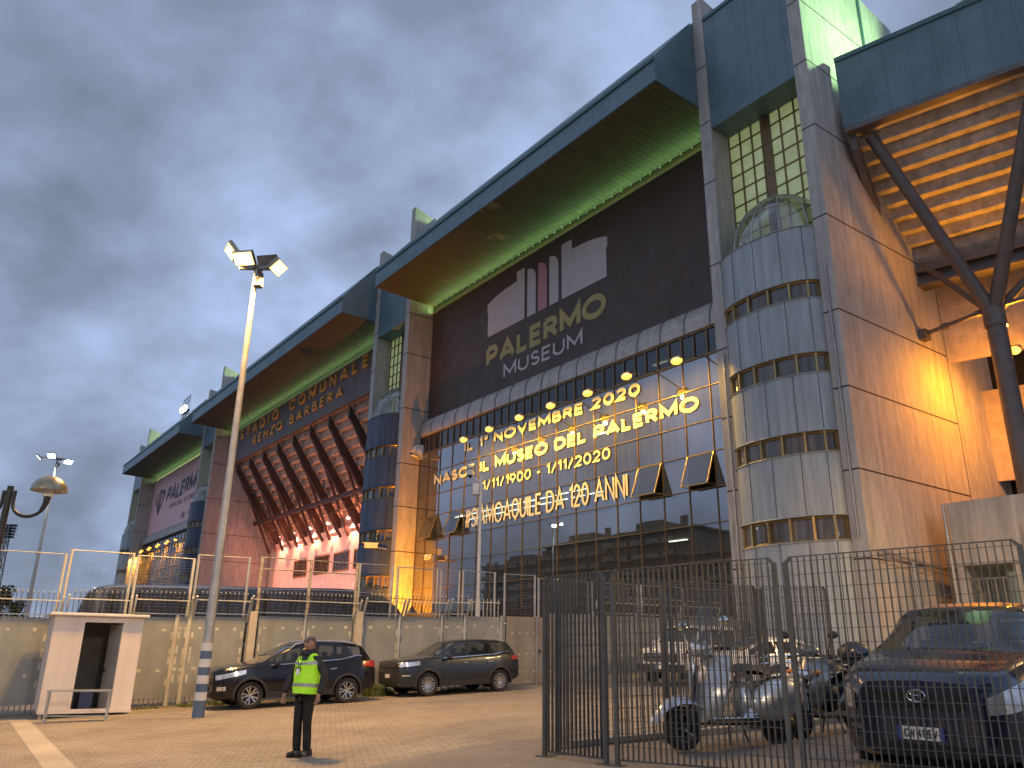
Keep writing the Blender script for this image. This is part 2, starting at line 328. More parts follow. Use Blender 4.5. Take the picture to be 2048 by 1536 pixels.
# ------------------------------------------------------------------ ground
def ground_material(name, a, b, kind):
    m = bpy.data.materials.new(name); m.use_nodes = True; nt = m.node_tree; N = nt.nodes; L = nt.links; bs = N['Principled BSDF']; bs.inputs['Roughness'].default_value = .85
    tc = N.new('ShaderNodeTexCoord'); mp = N.new('ShaderNodeMapping'); mp.inputs['Rotation'].default_value = (0, 0, R(-12)); L.new(tc.outputs['Object'], mp.inputs[0])
    ns = N.new('ShaderNodeTexNoise'); ns.inputs['Scale'].default_value = .55; ns.inputs['Detail'].default_value = 9; L.new(tc.outputs['Object'], ns.inputs['Vector'])
    nf = N.new('ShaderNodeTexNoise'); nf.inputs['Scale'].default_value = 28 if kind == 'pave' else 55; nf.inputs['Detail'].default_value = 4; L.new(tc.outputs['Object'], nf.inputs['Vector'])
    mr = N.new('ShaderNodeMapRange'); mr.inputs[1].default_value = .3; mr.inputs[2].default_value = .7; mr.inputs[3].default_value = .80; mr.inputs[4].default_value = 1.16; L.new(ns.outputs['Fac'], mr.inputs[0])
    mf = N.new('ShaderNodeMapRange'); mf.inputs[1].default_value = .3; mf.inputs[2].default_value = .7; mf.inputs[3].default_value = .75; mf.inputs[4].default_value = 1.25; L.new(nf.outputs['Fac'], mf.inputs[0])
    ml = N.new('ShaderNodeMath'); ml.operation = 'MULTIPLY'; L.new(mr.outputs[0], ml.inputs[0]); L.new(mf.outputs[0], ml.inputs[1])
    sc = N.new('ShaderNodeVectorMath'); sc.operation = 'SCALE'; L.new(ml.outputs[0], sc.inputs['Scale'])
    bp = N.new('ShaderNodeBump'); bp.inputs['Distance'].default_value = .02; bp.inputs['Strength'].default_value = .7
    if kind == 'pave':
        br = N.new('ShaderNodeTexBrick'); br.inputs['Scale'].default_value = 1; br.inputs['Brick Width'].default_value = .22; br.inputs['Row Height'].default_value = .11
        br.inputs['Mortar Size'].default_value = .012; br.inputs['Color1'].default_value = (*a, 1); br.inputs['Color2'].default_value = (*b, 1); br.inputs['Mortar'].default_value = (a[0]*.55, a[1]*.55, a[2]*.55, 1)
        L.new(mp.outputs[0], br.inputs[0]); L.new(br.outputs[0], sc.inputs[0])
        inv = N.new('ShaderNodeMath'); inv.operation = 'SUBTRACT'; L.new(nf.outputs['Fac'], inv.inputs[0]); L.new(br.outputs['Fac'], inv.inputs[1]); L.new(inv.outputs[0], bp.inputs['Height'])
    else:
        sc.inputs[0].default_value = a; L.new(nf.outputs['Fac'], bp.inputs['Height'])
    st = N.new('ShaderNodeTexNoise'); st.inputs['Scale'].default_value = 2.1; st.inputs['Detail'].default_value = 7; st.inputs['Roughness'].default_value = .68; st.inputs['Distortion'].default_value = .6; L.new(tc.outputs['Object'], st.inputs['Vector'])
    sr = N.new('ShaderNodeMapRange'); sr.inputs[1].default_value = .60; sr.inputs[2].default_value = .66; sr.inputs[3].default_value = 0; sr.inputs[4].default_value = .32; L.new(st.outputs['Fac'], sr.inputs[0])
    mx = N.new('ShaderNodeMixRGB'); mx.inputs[2].default_value = (.06, .052, .042, 1); L.new(sr.outputs[0], mx.inputs[0]); L.new(sc.outputs[0], mx.inputs[1])
    L.new(bp.outputs[0], bs.inputs['Normal']); L.new(mx.outputs[0], bs.inputs['Base Color']); return m
M['pave'] = ground_material('interlocking_pavers', (.33,.29,.235), (.25,.22,.18), 'pave')
M['asphalt'] = ground_material('worn_asphalt', (.20,.185,.165), None, 'asphalt')
M['verge'] = ground_material('bare_verge', (.17,.14,.09), None, 'asphalt')
M['strip'] = ground_material('concrete_strip', (.42,.38,.31), None, 'asphalt')
M['line'] = ground_material('worn_line', (.44,.40,.33), None, 'asphalt')
M['far'] = ground_material('far_ground', (.12,.11,.10), None, 'asphalt')
xs = [-1500,-600,-200,-100,-60,-40]+[-30+i for i in range(0, 24)]+[-6+i*.4 for i in range(0, 31)]+[7+i for i in range(0, 14)]+[24,30,40,70,150,400,1500]
ys = [-600,-200,-80,-30,-12,-4,0,3,6,8]+[9+i*.5 for i in range(0, 32)]+[25+i for i in range(0, 22)]+[50,60,80,120,200,400,900,2500]
mb = MB()
vs = [(x, y, gz(x, y)) for x in xs for y in ys]; ny = len(ys)
mb.add(vs, [(i*ny+j, (i+1)*ny+j, (i+1)*ny+j+1, i*ny+j+1) for i in range(len(xs)-1) for j in range(ny-1)])
tag(mb.build('ground', M['pave'], smooth=True), kind='structure')
def sheet(name, p0, p1, wid, m, dz, n=24, k=3):
    """a strip laid on the ground from p0 to p1, wid wide to the right of travel"""
    p0 = V(p0); p1 = V(p1); d = (p1-p0).normalized(); r = V((d.y, -d.x)); mb = MB()
    def f(u, t):
        p = p0+(p1-p0)*u+r*wid*t; return (p.x, p.y, gz(p.x, p.y)+dz)
    return tag(mb.grid(f, n, k).build(name, m, smooth=True), kind='structure')
WP = V((-13.22, 22.49)); WD = V((.8774, .4797)); WN = V((.4797, -.8774))          # perimeter wall line, direction, outward side
def wall(t, off=0., z=None):
    p = WP+WD*t+WN*off; return V((p.x, p.y, gz(p.x, p.y) if z is None else z))
sheet('road', (-2.1, 11.15), (45, 29.0), 26, M['asphalt'], .004, 120, 60)
a_ = wall(-9, -.2); b_ = wall(15.0, -.2); sheet('ground_verge', a_.xy, b_.xy, 1.05, M['verge'], .004, 50)
a_ = wall(-9, 2.9); b_ = wall(16.5, 2.75); sheet('road_line', a_.xy, b_.xy, .11, M['line'], .004, 50, 1)
sheet('pavement_strip', (-11.7, 20.9), (-3.6, 8.6), .40, M['strip'], .005, 40, 1)
sheet('pavement_strip', (-12.6, 20.4), (-9.4, 20.5), .28, M['strip'], .008, 20, 1)

# ------------------------------------------------------------------ stadium
stad = thing('stadium', 'long dusk-lit stadium with teal canopies, round stair towers and a mirrored glass front', 'stadium', (13.99, 31.0, 0), R(-53.7))
def SW(x, y, z): 
    a = R(36.3); return V((13.99+math.sin(a)*x+math.cos(a)*y, 31.0-math.cos(a)*x+math.sin(a)*y, z))
JZ = [8.75, 12.26, 15.75, 20.4, 25.2, 28.9, 32.6]
def big_pier(x1, w=.7, h=39.3):
    mb = MB(); mb.prismx([(0,-1),(9.4,-1),(9.4,35.9),(5.8,36.4),(5.8,h-2.1),(0,h)], x1-w, x1)
    for z in [1.7, 5.2]+JZ:
        mb.box(x1+.001, x1+.004, .0, 9.4 if z < 35 else 5.8, z-.035, z+.035, 1); mb.box(x1-w, x1, -.004, -.001, z-.035, z+.035, 1)
    mb.box(x1+.001, x1+.12, 5.8, 5.95, 30, 37.1, 2)
    return mb.build('pier', [M['concrete'], M['joint'], M['tealtrim']], stad)
def thin_pier(x0, w=.7, h=37.3):
    mb = MB(); mb.prismx([(0,-1),(2.6,-1),(2.6,h-.6),(1.1,h-.2),(0,h)], x0, x0+w)
    for z in [1.7, 5.2]+JZ: mb.box(x0, x0+w, -.004, -.001, z-.035, z+.035, 1)
    return mb.build('pier', [M['concrete'], M['joint']], stad)
def arc(xc, a, yc, b, z, n=28, t0=0., t1=1.):
    return [(xc+a*math.cos(PI*(1-(t0+(t1-t0)*i/n))), yc-b*math.sin(PI*(t0+(t1-t0)*i/n)), z) for i in range(n+1)]
BANDS = [(-1,5.97),(6.94,9.60),(10.47,13.07),(13.95,16.55),(17.38,20.1)]
def tower(xr, m, lit=True):
    x1 = xr-.7; x0 = xr-5.9; xc = (x0+x1)/2; a = (x1-x0)/2
    for z0, z1 in BANDS:
        mb = MB(); n = 28
        A = arc(xc, a, .12, 1.15, z0); B = arc(xc, a, .12, 1.15, z1)
        A2 = arc(xc, a-.12, .12, 1.03, z0); B2 = arc(xc, a-.12, .12, 1.03, z1)
        vs = A+B+A2+B2; k = n+1; fs = []
        for i in range(n):
            fs += [(i, i+1, k+i+1, k+i), (2*k+i, 3*k+i, 3*k+i+1, 2*k+i+1), (i, 2*k+i, 2*k+i+1, i+1), (k+i, k+i+1, 3*k+i+1, 3*k+i)]
        mb.add(vs, fs)
        for j in range(1, 6):                       # sheet joints
            t = j/6; p = arc(xc, a+.004, .12, 1.154, 0, 1, t, t+.0001)[0]; q = arc(xc, a+.004, .12, 1.154, 0, 60)[0]
            mb.box(p[0]-.012, p[0]+.012, p[1]-.004, p[1]+.01, z0+.01, z1-.01, 1)
        for z in (z0+.03, z1-.03):                   # drip edges
            mb.tube([(p[0], p[1]-.01, z) for p in arc(xc, a+.01, .12, 1.16, 0)], .03, 5)
        o = mb.build('tower_wall', [m, M['joint']], stad, smooth=35)
    for i in range(4):
        z0 = BANDS[i][1]; z1 = BANDS[i+1][0]
        mb = MB(); A = arc(xc, a-.16, .12, .99, z0); B = arc(xc, a-.16, .12, .99, z1); k = len(A)
        mb.add(A+B, [(j, j+1, k+j+1, k+j) for j in range(k-1)])
        g = mb.build('tower_window', M['towerglass'], stad, smooth=True)
        f = MB()
        for j in range(0, 8):
            t = .02+.96*j/7; p = arc(xc, a-.09, .12, 1.06, 0, 1, t, t+.0001)[0]; q = arc(xc, a-.09, .12, 1.06, 0, 1, min(1,t+.012), 1)[0]
            f.bar((p[0], p[1], z0), (p[0], p[1], z1), .13, .1, (q[0]-p[0]+1e-4, q[1]-p[1], 0))
        f.tube([(p[0], p[1], z0+.04) for p in arc(xc, a-.1, .12, 1.05, 0)], .05, 4); f.tube([(p[0], p[1], z1-.04) for p in arc(xc, a-.1, .12, 1.05, 0)], .05, 4)
        f.build('window_frame', M['goldframe'], g)
    MB().box(x0, x1, 1.5, 1.6, -1, 20.2).build('tower_back', M['dark'], stad)
    # glazed well above the curved shaft, quarter dome and top box
    mb = MB(); mb.box(x0, x1, 1.5, 1.52, 20.1, 28.45); g = mb.build('stair_window', M['litpane'], stad)
    f = MB(); W = x1-x0; xsn = [0, .14, .28, .40, .50, .62, .78, .93]
    for u in xsn: f.box(x0+W*u-.035, x0+W*u+.035, 1.42, 1.5, 20.1, 28.45)
    f.box(x0+W*.415, x0+W*.495, 1.44, 1.5, 20.1, 28.4)
    for j in range(9): f.box(x0, x1, 1.43, 1.495, 20.3+j*.92-.03, 20.3+j*.92+.03)
    f.build('window_bar', M['bronze'], g)
    def dm(u, t): 
        A_ = PI*u; B_ = PI/2*t
        return (xc-a*.985*math.cos(A_)*math.cos(B_), 1.5-2.45*math.sin(A_)*math.cos(B_), 20.1+3.1*math.sin(B_))
    d = MB().grid(dm, 20, 10).build('dome', M['dome_glass'], stad, smooth=True)
    f = MB()
    for j in range(7): f.tube([dm(j/6, i/10) for i in range(11)], .035, 5)
    for t in (.0, .36, .68): f.tube([dm(i/20, t) for i in range(21)], .035, 5)
    f.build('dome_rib', M['galv'], d)
    mb = MB(); mb.box(x0, x1, .03, 1.6, 28.4, 35.75); mb.box(x0, x1, -.05, .1, 35.55, 35.78, 1)
    mb.build('top_box', [M['teal'], M['tealtrim']], stad)
    return xc
def canopy(x0, x1, sm):
    mb = MB(); mb.prismx([(-3.4,30.32),(-3.4,31.75),(0,36.0),(4.2,36.1),(4.2,30.1),(2.45,30.1)], x0, x1)
    mb.box(x0, x1, -3.5, -3.34, 31.62, 31.86, 1)
    mb.prismx([(-3.2,31.98),(-3.2,32.1),(-.1,36.02),(-.1,35.9)], x0+.1, x1-.1, 1)
    o = mb.build('canopy', [M['teal'], M['tealtrim']], stad)
    s = MB(); s.prismx([(-3.36,30.24),(-3.36,30.316),(2.45,30.096),(2.45,30.02)], x0+.03, x1-.03); s.build('soffit', sm, o)
TW = []
for xr, m in ((0, M['towergrey']), (-38.6, M['towerblue']), (-92.6, M['towerblue']), (-136.0, M['towergrey'])):
    big_pier(xr); thin_pier(xr-6.6); TW.append(tower(xr, m))
mb = MB(); mb.tube([(-.35,-.06,6),(-.35,-.06,18)], .045, 6); mb.tube([(-6.15,-.06,0),(-6.15,-.06,15.5)], .05, 6); mb.build('drain_pipe', M['galv'], stad)
canopy(-38.6, -6.6, M['soffit']); canopy(-92.6, -45.2, M['soffitred']); canopy(-136, -99.2, M['soffitred'])
# parapet blocks that stand on the roof behind the piers
mb = MB(); 
for x in (-38.0, -92.0): mb.box(x, x+1.6, .8, 3.2, 35.9, 37.4)
mb.build('roof_block', M['concrete'], stad)
# roof body and bowl behind the front, so nothing is open from the side
mb = MB(); mb.box(-141, .0, 9.5, 24, -1, 34.0); mb.box(-38.6, -6.6, 2.62, 2.9, 19.2, 30); mb.box(-136, -99.2, 2.62, 2.9, 19.2, 30)
mb.build('rear_wall', M['concrete'], stad)

# museum front: curved metal awning, clerestory strip, curtain wall
def awning(x0, x1):
    prof = [(2.35,19.72),(2.0,19.55),(1.82,19.3),(1.66,18.9),(1.60,18.5),(1.6,18.12),(1.72,18.1)]
    mb = MB(); n = len(prof)
    for k in range(n-1): mb.add([(x0, *prof[k]),(x1, *prof[k]),(x1, *prof[k+1]),(x0, *prof[k+1])], [(0,1,2,3)])
    x = x0
    while x <= x1+.01:
        mb.tube([(x, y-.02, z) for y, z in prof], .045, 5, m=1); x += 1.79
    mb.build('awning', [M['awning'], M['steelgrey']], stad, smooth=50)
GX0, GX1 = -38.6, -6.6
awning(GX0, GX1)
rows = [-.1, .5, 2.3, 4.12, 5.9, 7.74, 9.52, 11.35, 13.02, 14.85, 16.55]
cols = [-10.33-1.787*k for k in range(-2, 16)]
opens = {(6, -10.33), (6, -13.904), (6, -33.56), (6, -37.13)}
allx = sorted([GX0]+[c for c in cols if GX0 < c < GX1]+[GX1])
mb = MB(); pane_open = []
for j in range(3, len(rows)-1):
    for i in range(len(allx)-1):
        x0, x1 = allx[i], allx[i+1]
        if j == 6 and any(abs(x0-c[1]) < .1 for c in opens): pane_open.append((x0, x1, rows[j], rows[j+1])); continue
        t1 = random.uniform(-.0012, .0012); t2 = random.uniform(-.001, .001)
        mb.add([(x0, 1.75+t1, rows[j]+.0),(x1, 1.75+t2, rows[j]),(x1, 1.75-t1, rows[j+1]),(x0, 1.75-t2, rows[j+1])], [(0,1,2,3)])
gw = mb.build('glass_wall', M['facade_glass'], stad)
f = MB()
for x in allx: f.box(x-.018, x+.018, 1.69, 1.78, 4.12, 16.55)
for z in rows[3:]: f.box(GX0, GX1, 1.685, 1.785, z-.022, z+.022)
f.build('mullion', M['bronze'], gw)
for x0, x1, z0, z1 in pane_open:
    t = R(20); h = z1-z0; P = [(x0+.04, 1.68, z1-.04),(x1-.04, 1.68, z1-.04),(x1-.04, 1.68-h*math.sin(t), z1-h*math.cos(t)),(x0+.04, 1.68-h*math.sin(t), z1-h*math.cos(t))]
    o = MB().add(P, [(0,1,2,3)]).build('open_pane', M['open_glass'], stad)
    f = MB()
    for k in range(4): f.bar(P[k], P[(k+1) % 4], .06, .06)
    f.bar(P[2], (x1-.04, 1.72, z0+.1), .025, .025); f.bar(P[3], (x0+.04, 1.72, z0+.1), .025, .025)
    f.build('pane_frame', M['goldframe'], o)
mb = MB(); mb.box(GX0, GX1, 1.78, 1.8, 16.58, 18.1); o = mb.build('clerestory', M['darkglass'], stad); f = MB()
for x in allx: f.box(x-.05, x+.05, 1.7, 1.82, 16.55, 18.1); f.box(x+.85, x+.92, 1.7, 1.82, 16.55, 18.1)
for z in (16.62, 18.05): f.box(GX0, GX1, 1.695, 1.825, z-.05, z+.05)
f.build('clerestory_frame', M['bronze'], o)
# rooms behind the glass with their tube lights
mb = MB(); mb.box(GX0, GX1, 8.0, 8.1, 0, 18.2)
for z in (4.0, 7.6, 11.5, 14.9, 18.1): mb.box(GX0, GX1, 1.95, 8, z-.12, z)
mb.build('interior', M['room'], stad)
mb = MB()
for i in range(9):
    x = -35.2+i*1.75
    for y in (3.2, 4.6): mb.bar((x, y, 11.28), (x+1.3, y, 11.28), .07, .05)
mb.bar((-13.5, 3.5, 7.40), (-12.2, 3.5, 7.4), .10, .05); mb.bar((-19.6, 3.6, 14.7), (-18.4, 3.6, 14.7), .16, .05); mb.bar((-14, 3.4, 17.85), (-12.9, 3.4, 17.85), .16, .05)
mb.build('tube_light', M['tube'], stad)
mb = MB(); mb.box(GX0, GX1, 1.6, 1.9, -1, 3.3); mb.box(GX0, GX1, 1.2, 1.9, 3.3, 4.1, 1)
x = GX0+2
while x < GX1: mb.box(x, x+.5, 1.3, 1.6, -1, 3.3, 1); x += 3.6
mb.build('plinth', [M['white'], M['dark']], stad)
# letters stuck on the glass
y = 1.676
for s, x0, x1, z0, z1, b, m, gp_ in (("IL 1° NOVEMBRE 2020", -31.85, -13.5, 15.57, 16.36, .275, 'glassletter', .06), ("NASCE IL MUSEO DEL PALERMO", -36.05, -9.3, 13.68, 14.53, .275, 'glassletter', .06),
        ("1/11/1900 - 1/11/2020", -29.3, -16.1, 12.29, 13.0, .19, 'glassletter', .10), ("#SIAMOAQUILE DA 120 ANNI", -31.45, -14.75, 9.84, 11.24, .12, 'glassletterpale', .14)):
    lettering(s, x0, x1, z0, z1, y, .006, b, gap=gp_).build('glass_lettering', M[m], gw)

# museum banner
bn = thing('museum_banner', 'huge dark brown banner with a pale stadium emblem above the gold word PALERMO', 'banner', SW(-22.6, 2.3, 24.8), R(-53.7))
def bo(mb, *a, **k):
    o = mb.build(*a, parent=bn, **k); o.matrix_parent_inverse = Matrix(); o.location = (22.6, -2.3, -24.8); return o
mb = MB(); mb.box(-38.55, -6.62, 2.3, 2.36, 19.62, 29.98); bo(mb, 'vinyl_sheet', M['vinyl'])
def shape(polys, m, nm):
    mb = MB()
    for P in polys: mb.prismy(P, 2.27, 2.298)
    bo(mb, nm, M[m])
def curve(p, c, q, n=8): return [((1-t)**2*p[0]+2*t*(1-t)*c[0]+t*t*q[0], (1-t)**2*p[1]+2*t*(1-t)*c[1]+t*t*q[1]) for t in [i/n for i in range(n+1)]]
LB = [(-30.0,24.46),(-25.35,24.46),(-25.35,28.58),(-26.3,28.58),(-26.3,27.8)]+curve((-26.3,27.8),(-28.9,27.75),(-30.1,27.2))+[(-30.1,26.55),(-30.0,26.45)]
RB = [(-21.1,24.46),(-16.62,24.46),(-16.62,26.5),(-16.48,26.62),(-16.48,27.25)]+curve((-16.48,27.3),(-17.7,27.8),(-20.0,27.84))+[(-20.0,28.62),(-21.1,28.62)]
def fin(x0, x1): return [(x0,24.46),(x1,24.46)]+curve((x1,27.3),(x1-.05,28.2),(x0,28.27))
shape([LB, RB, fin(-25.0,-24.02), fin(-22.45,-21.46)], 'vinylwhite', 'emblem'); shape([fin(-23.72,-22.75)], 'vinylpink', 'emblem_bar')
bo(lettering("PALERMO", -30.1, -16.75, 21.92, 23.62, 2.27, .028, .25, gap=.05), 'lettering', M['vinylgold']); bo(lettering("MUSEUM", -27.8, -19.05, 20.5, 21.58, 2.27, .028, .17, gap=.12), 'lettering', M['vinylwhite'])
mb = MB(); mb.tube([(-38.5,2.2,30.0),(-6.7,2.2,30.0)], .03, 5)
x = -38
while x < -7: mb.bar((x,2.3,29.9),(x+.1,2.15,30.05), .06, .06); mb.bar((x,2.3,19.64),(x+.08,2.28,19.4), .035, .035); x += .85
z = 20.0
while z < 29.8: mb.bar((-38.55,2.3,z),(-38.6,2.25,z), .05, .05); z += .6
bo(mb, 'rope_tie', M['steelgrey'])

# store bay: pink banner, dark front below with its lamps
sb = thing('store_banner', 'pink shop banner with black lettering high on the far end bay', 'banner', SW(-118, 2.3, 24.3), R(-53.7))
def so(mb, *a, **k):
    o = mb.build(*a, parent=sb, **k); o.location = (118, -2.3, -24.3); return o
mb = MB(); mb.box(-136.8, -99.2, 2.3, 2.36, 19.4, 30.0); so(mb, 'vinyl_sheet', M['pinkbanner'])
so(lettering("PALERMO", -125.8, -105.2, 24.3, 26.95, 2.26, .03, .25, slant=.25, gap=.06), 'lettering', M['black']); so(lettering("OFFICIAL STORE", -122.8, -108.4, 22.95, 23.75, 2.26, .03, .12, slant=.2), 'lettering', M['black'])
so(lettering("@ f y", -114.2, -107.5, 20.4, 21.3, 2.26, .03, .12), 'lettering', M['black'])
mb = MB()
for P in ([(-133.6,26.4),(-132.9,26.2),(-130.1,23.7),(-130.3,22.8)], [(-132.3,26.9),(-131.6,26.7),(-129.6,24.6),(-129.9,23.7)], [(-131,27.5),(-130.2,27.2),(-129.3,25.8),(-129.6,24.8)],
          [(-130.3,22.8),(-130.1,23.7),(-128.3,25.2),(-127.2,25.6)], [(-129.8,27.2),(-127.4,27.0),(-126.9,26.1),(-128.3,25.2),(-128.4,25.8),(-127.9,26.2),(-129.6,26.5)]): mb.prismy(P, 2.26, 2.29)
so(mb, 'emblem', M['black'])
mb = MB(); mb.box(-136, -99.2, 1.75, 1.8, -1, 17.6); o = mb.build('store_glass', M['darkglass'], stad); f = MB()
for k in range(22): f.box(-135.5+k*1.7-.04, -135.5+k*1.7+.04, 1.68, 1.78, 0, 17.6)
for z in (7.7, 9.5, 11.4, 13.0, 14.9, 16.6): f.box(-136, -99.2, 1.67, 1.79, z-.04, z+.04)
f.build('mullion', M['goldframe'], o)
awning(-136, -99.2)

# middle bay: sign beam, raked underside with ribs and struts, lit white block
mb = MB(); mb.box(-92.6, -45.2, 2.3, 2.6, 25.4, 30.02); mb.box(-92.6, -45.2, 2.2, 2.75, 25.1, 25.4, 1); mb.build('sign_beam', [M['beam'], M['steel']], stad)
def steps(x0, x1, y0, z0, dy, dz, n):
    pr = []
    for k in range(n): pr += [(y0+k*dy, z0-k*dz), (y0+k*dy+dy*.55, z0-k*dz+.05), (y0+k*dy+dy*.62, z0-k*dz-dz)]
    up = [(y+.5, z+.8) for y, z in reversed(pr)]
    return MB().prismx(pr+up, x0, x1)
steps(-92.6, -45.2, 2.9, 25.3, .62, .86, 14).build('stand_underside', M['step'], stad)
mb = MB()
for k in range(10):
    x = -90.2+k*4.98
    mb.prismx([(2.7,25.1),(11.5,12.9),(11.5,11.6),(2.7,23.9)], x-.18, x+.18)
mb.build('raking_beam', M['ribsteel'], stad)
mb = MB()
for k in range(10):
    x = -90.2+k*4.98
    for dx in (-1.5, 1.5): mb.tube([(x,4.6,21.2),(x+dx,9.0,13.6)], .19, 7)
    mb.tube([(x,3.2,23.6),(x,4.6,21.0)], .22, 7)
mb.build('strut', M['ribsteel'], stad)
mb = MB(); mb.box(-92.6, -45.2, 6.6, 6.9, 17.3, 17.8); mb.tube([(-92,7.6,16.3),(-45.5,7.6,16.3)], .06, 6); mb.build('cross_beam', M['ribsteel'], stad)
mb = MB(); mb.box(-90.2, -45.2, 9.42, 9.49, -1, 14.5)
mb.box(-90.5, -45.2, 9.1, 9.5, 14.4, 14.7)
for k in range(9): mb.box(-87.6+k*5.4, -87.0+k*5.4, 9.05, 9.4, 14.7, 15.4)
o = mb.build('lit_wall', M['render'], stad)
for x0 in (-83.4, -76.9, -71.4, -66.0, -60.6, -55.2):
    wd = MB(); wd.box(x0+.5, x0+4.4, 9.39, 9.415, 10.0, 11.85); wi = wd.build('window', M['darkglass'], stad); f = MB()
    for k in range(8): f.box(x0+.5+k*.55, x0+.56+k*.55, 9.33, 9.37, 10.0, 11.85)
    f.box(x0+.35, x0+4.5, 9.3, 9.4, 9.8, 10.0); f.box(x0+.35, x0+4.5, 9.3, 9.4, 11.85, 12.0); f.box(x0+.35,x0+.5,9.3,9.4,10,11.85); f.box(x0+4.4,x0+4.55,9.3,9.4,10,11.85); f.build('window_bar', M['goldframe'], wi)
sg = thing('stadium_sign', 'two rows of orange raised letters reading STADIO COMUNALE RENZO BARBERA', 'sign', SW(-69, 2.3, 27.5), R(-53.7))
def go(mb, nm):
    o = mb.build(nm, M['orangeletter'], parent=sg); o.location = (69, -2.3, -27.5); return o
go(lettering("STADIO   COMUNALE", -88.6, -50.6, 27.95, 29.3, 2.12, .14, .21, gap=.62), 'lettering'); go(lettering("RENZO  BARBERA", -83.2, -56.2, 26.25, 27.35, 2.12, .14, .20, gap=.52), 'lettering')

# right-hand stand: fascia, stepped underside, tree column
rs = bpy.data.objects.new('curved_stand', None); C.objects.link(rs); rs.parent = stad; rs.location = (.42, 1.9, 0); rs.rotation_euler = (0, 0, R(14))
mb = MB(); mb.box(0, 40, 0, .35, 25.55, 29.5); mb.box(-.05, 40, -.08, .4, 29.38, 29.62, 1); mb.box(0, 40, -.02, .45, 25.3, 25.55, 2); mb.build('fascia', [M['teal'], M['tealtrim'], M['steel']], rs)
MB().box(-.05, .9, -.006, -.002, 25.6, 29.4).build('fascia_end', M['teal'], rs)
pr = []; n = 9
for k in range(n):
    y0 = .55+k*.60; z0 = 25.4-k*.53; pr += [(y0, z0), (y0+.42, z0+.03), (y0+.55, z0-.5)]
pr += [(6.2, 20.2)]
steps_ = MB().prismx(pr+[(6.9,21.4),(.6,27.5)], .25, 40); steps_.build('stand_underside', M['step'], rs)
mb = MB(); mb.prismx([(.4,25.3),(6.3,20.0),(6.3,19.2),(.4,24.5)], .05, .35); mb.box(-.3, 40, 5.6, 6.5, 19.75, 20.1); mb.box(-.3, 40, 5.95, 6.15, 19.2, 19.75); mb.box(-.3, 40, 5.6, 6.5, 19.05, 19.2)
k = 0
while k < 9: mb.box(.0, .12, .5+k*.62, .75+k*.62, 24.9-k*.55, 25.2-k*.55); k += 1
mb.build('edge_truss', M['steel'], rs)
MB().box(.0, 40, 7.6, 7.75, 15.45, 20.6).build('back_panel', M['backpanel'], rs)
MB().box(-2.0, 40, 10.6, 10.75, 9.9, 14.6).build('back_panel', M['backpanel'], rs)
mb = MB(); mb.box(-2, 40, 12.0, 12.2, -1, 20); mb.bar((3.2, 11, 9.6), (5.6, 11, 12.2), .3, .3); mb.build('void_wall', M['dark'], rs)
tc_ = MB(); tc_.tube([(3.35,7,-1),(3.35,7,16.0)], .40, 14); tc_.tube([(3.35,7,15.6),(3.35,7,16.5)], .46, 14)
for q, r_ in (((1.05,3.0,25.2), .27), ((7.2,4.6,24.2), .27), ((.55,7.3,19.9), .13), ((6.9,8.6,20.0), .17)): tc_.tube([(3.35,7,16.2), q], [r_*1.15, r_], 10)
tc_.tube([(.0,7.1,16.27),(3.35,7,16.55)], .11, 8); tc_.tube([(3.35,7,16.55),(9,8.2,17.1)], .11, 8); tc_.box(-.0, .35, 6.85, 7.35, 16.0, 16.5)
for u in (.35, .82): 
    p = V((0,7.1,16.27)).lerp(V((3.35,7,16.55)), u); tc_.tube([p-V((.12,0,.01)), p+V((.12,0,.01))], .17, 8)
tc_.build('tree_column', M['steel'], stad, smooth=40)
# low concrete block in front of the stand, railings, sloping handrail
mb = MB(); mb.box(1.2, 16, 4.2, 9, 5.1, 7.65); mb.box(1.2, 1.5, 4.25, 9, -1, 5.1); mb.box(1.2, 16, 5.6, 9, -1, 2.2); mb.box(3.4, 16, 4.35, 4.6, 4.2, 4.7); mb.box(3.3, 3.6, 4.3, 4.65, -1, 5.1)
mb.build('entrance_block', M['concrete'], stad)
MB().box(1.5, 6.0, 8.0, 8.1, 2.2, 5.1).build('glowing_recess', M['recess'], stad)
mb = MB(); x = 1.5
while x < 15: mb.box(x, x+.06, 4.6, 4.64, 2.2, 4.6); x += .3
mb.box(1.5, 15, 4.58, 4.66, 4.55, 4.62); mb.build('entrance_railing', M['steelgrey'], stad)
mb = MB(); mb.bar((.25,.4,5.5),(.25,6.4,5.0), .12, .10); mb.bar((.25,.4,5.2),(.25,6.4,4.8), .05, .05); mb.tube([(.3,2.6,-.5),(.3,2.6,5.2)], .06, 6); mb.tube([(1.1,4.15,-.5),(1.1,4.15,7.6)], .07, 6); mb.build('pipe_rail', M['galv'], stad)

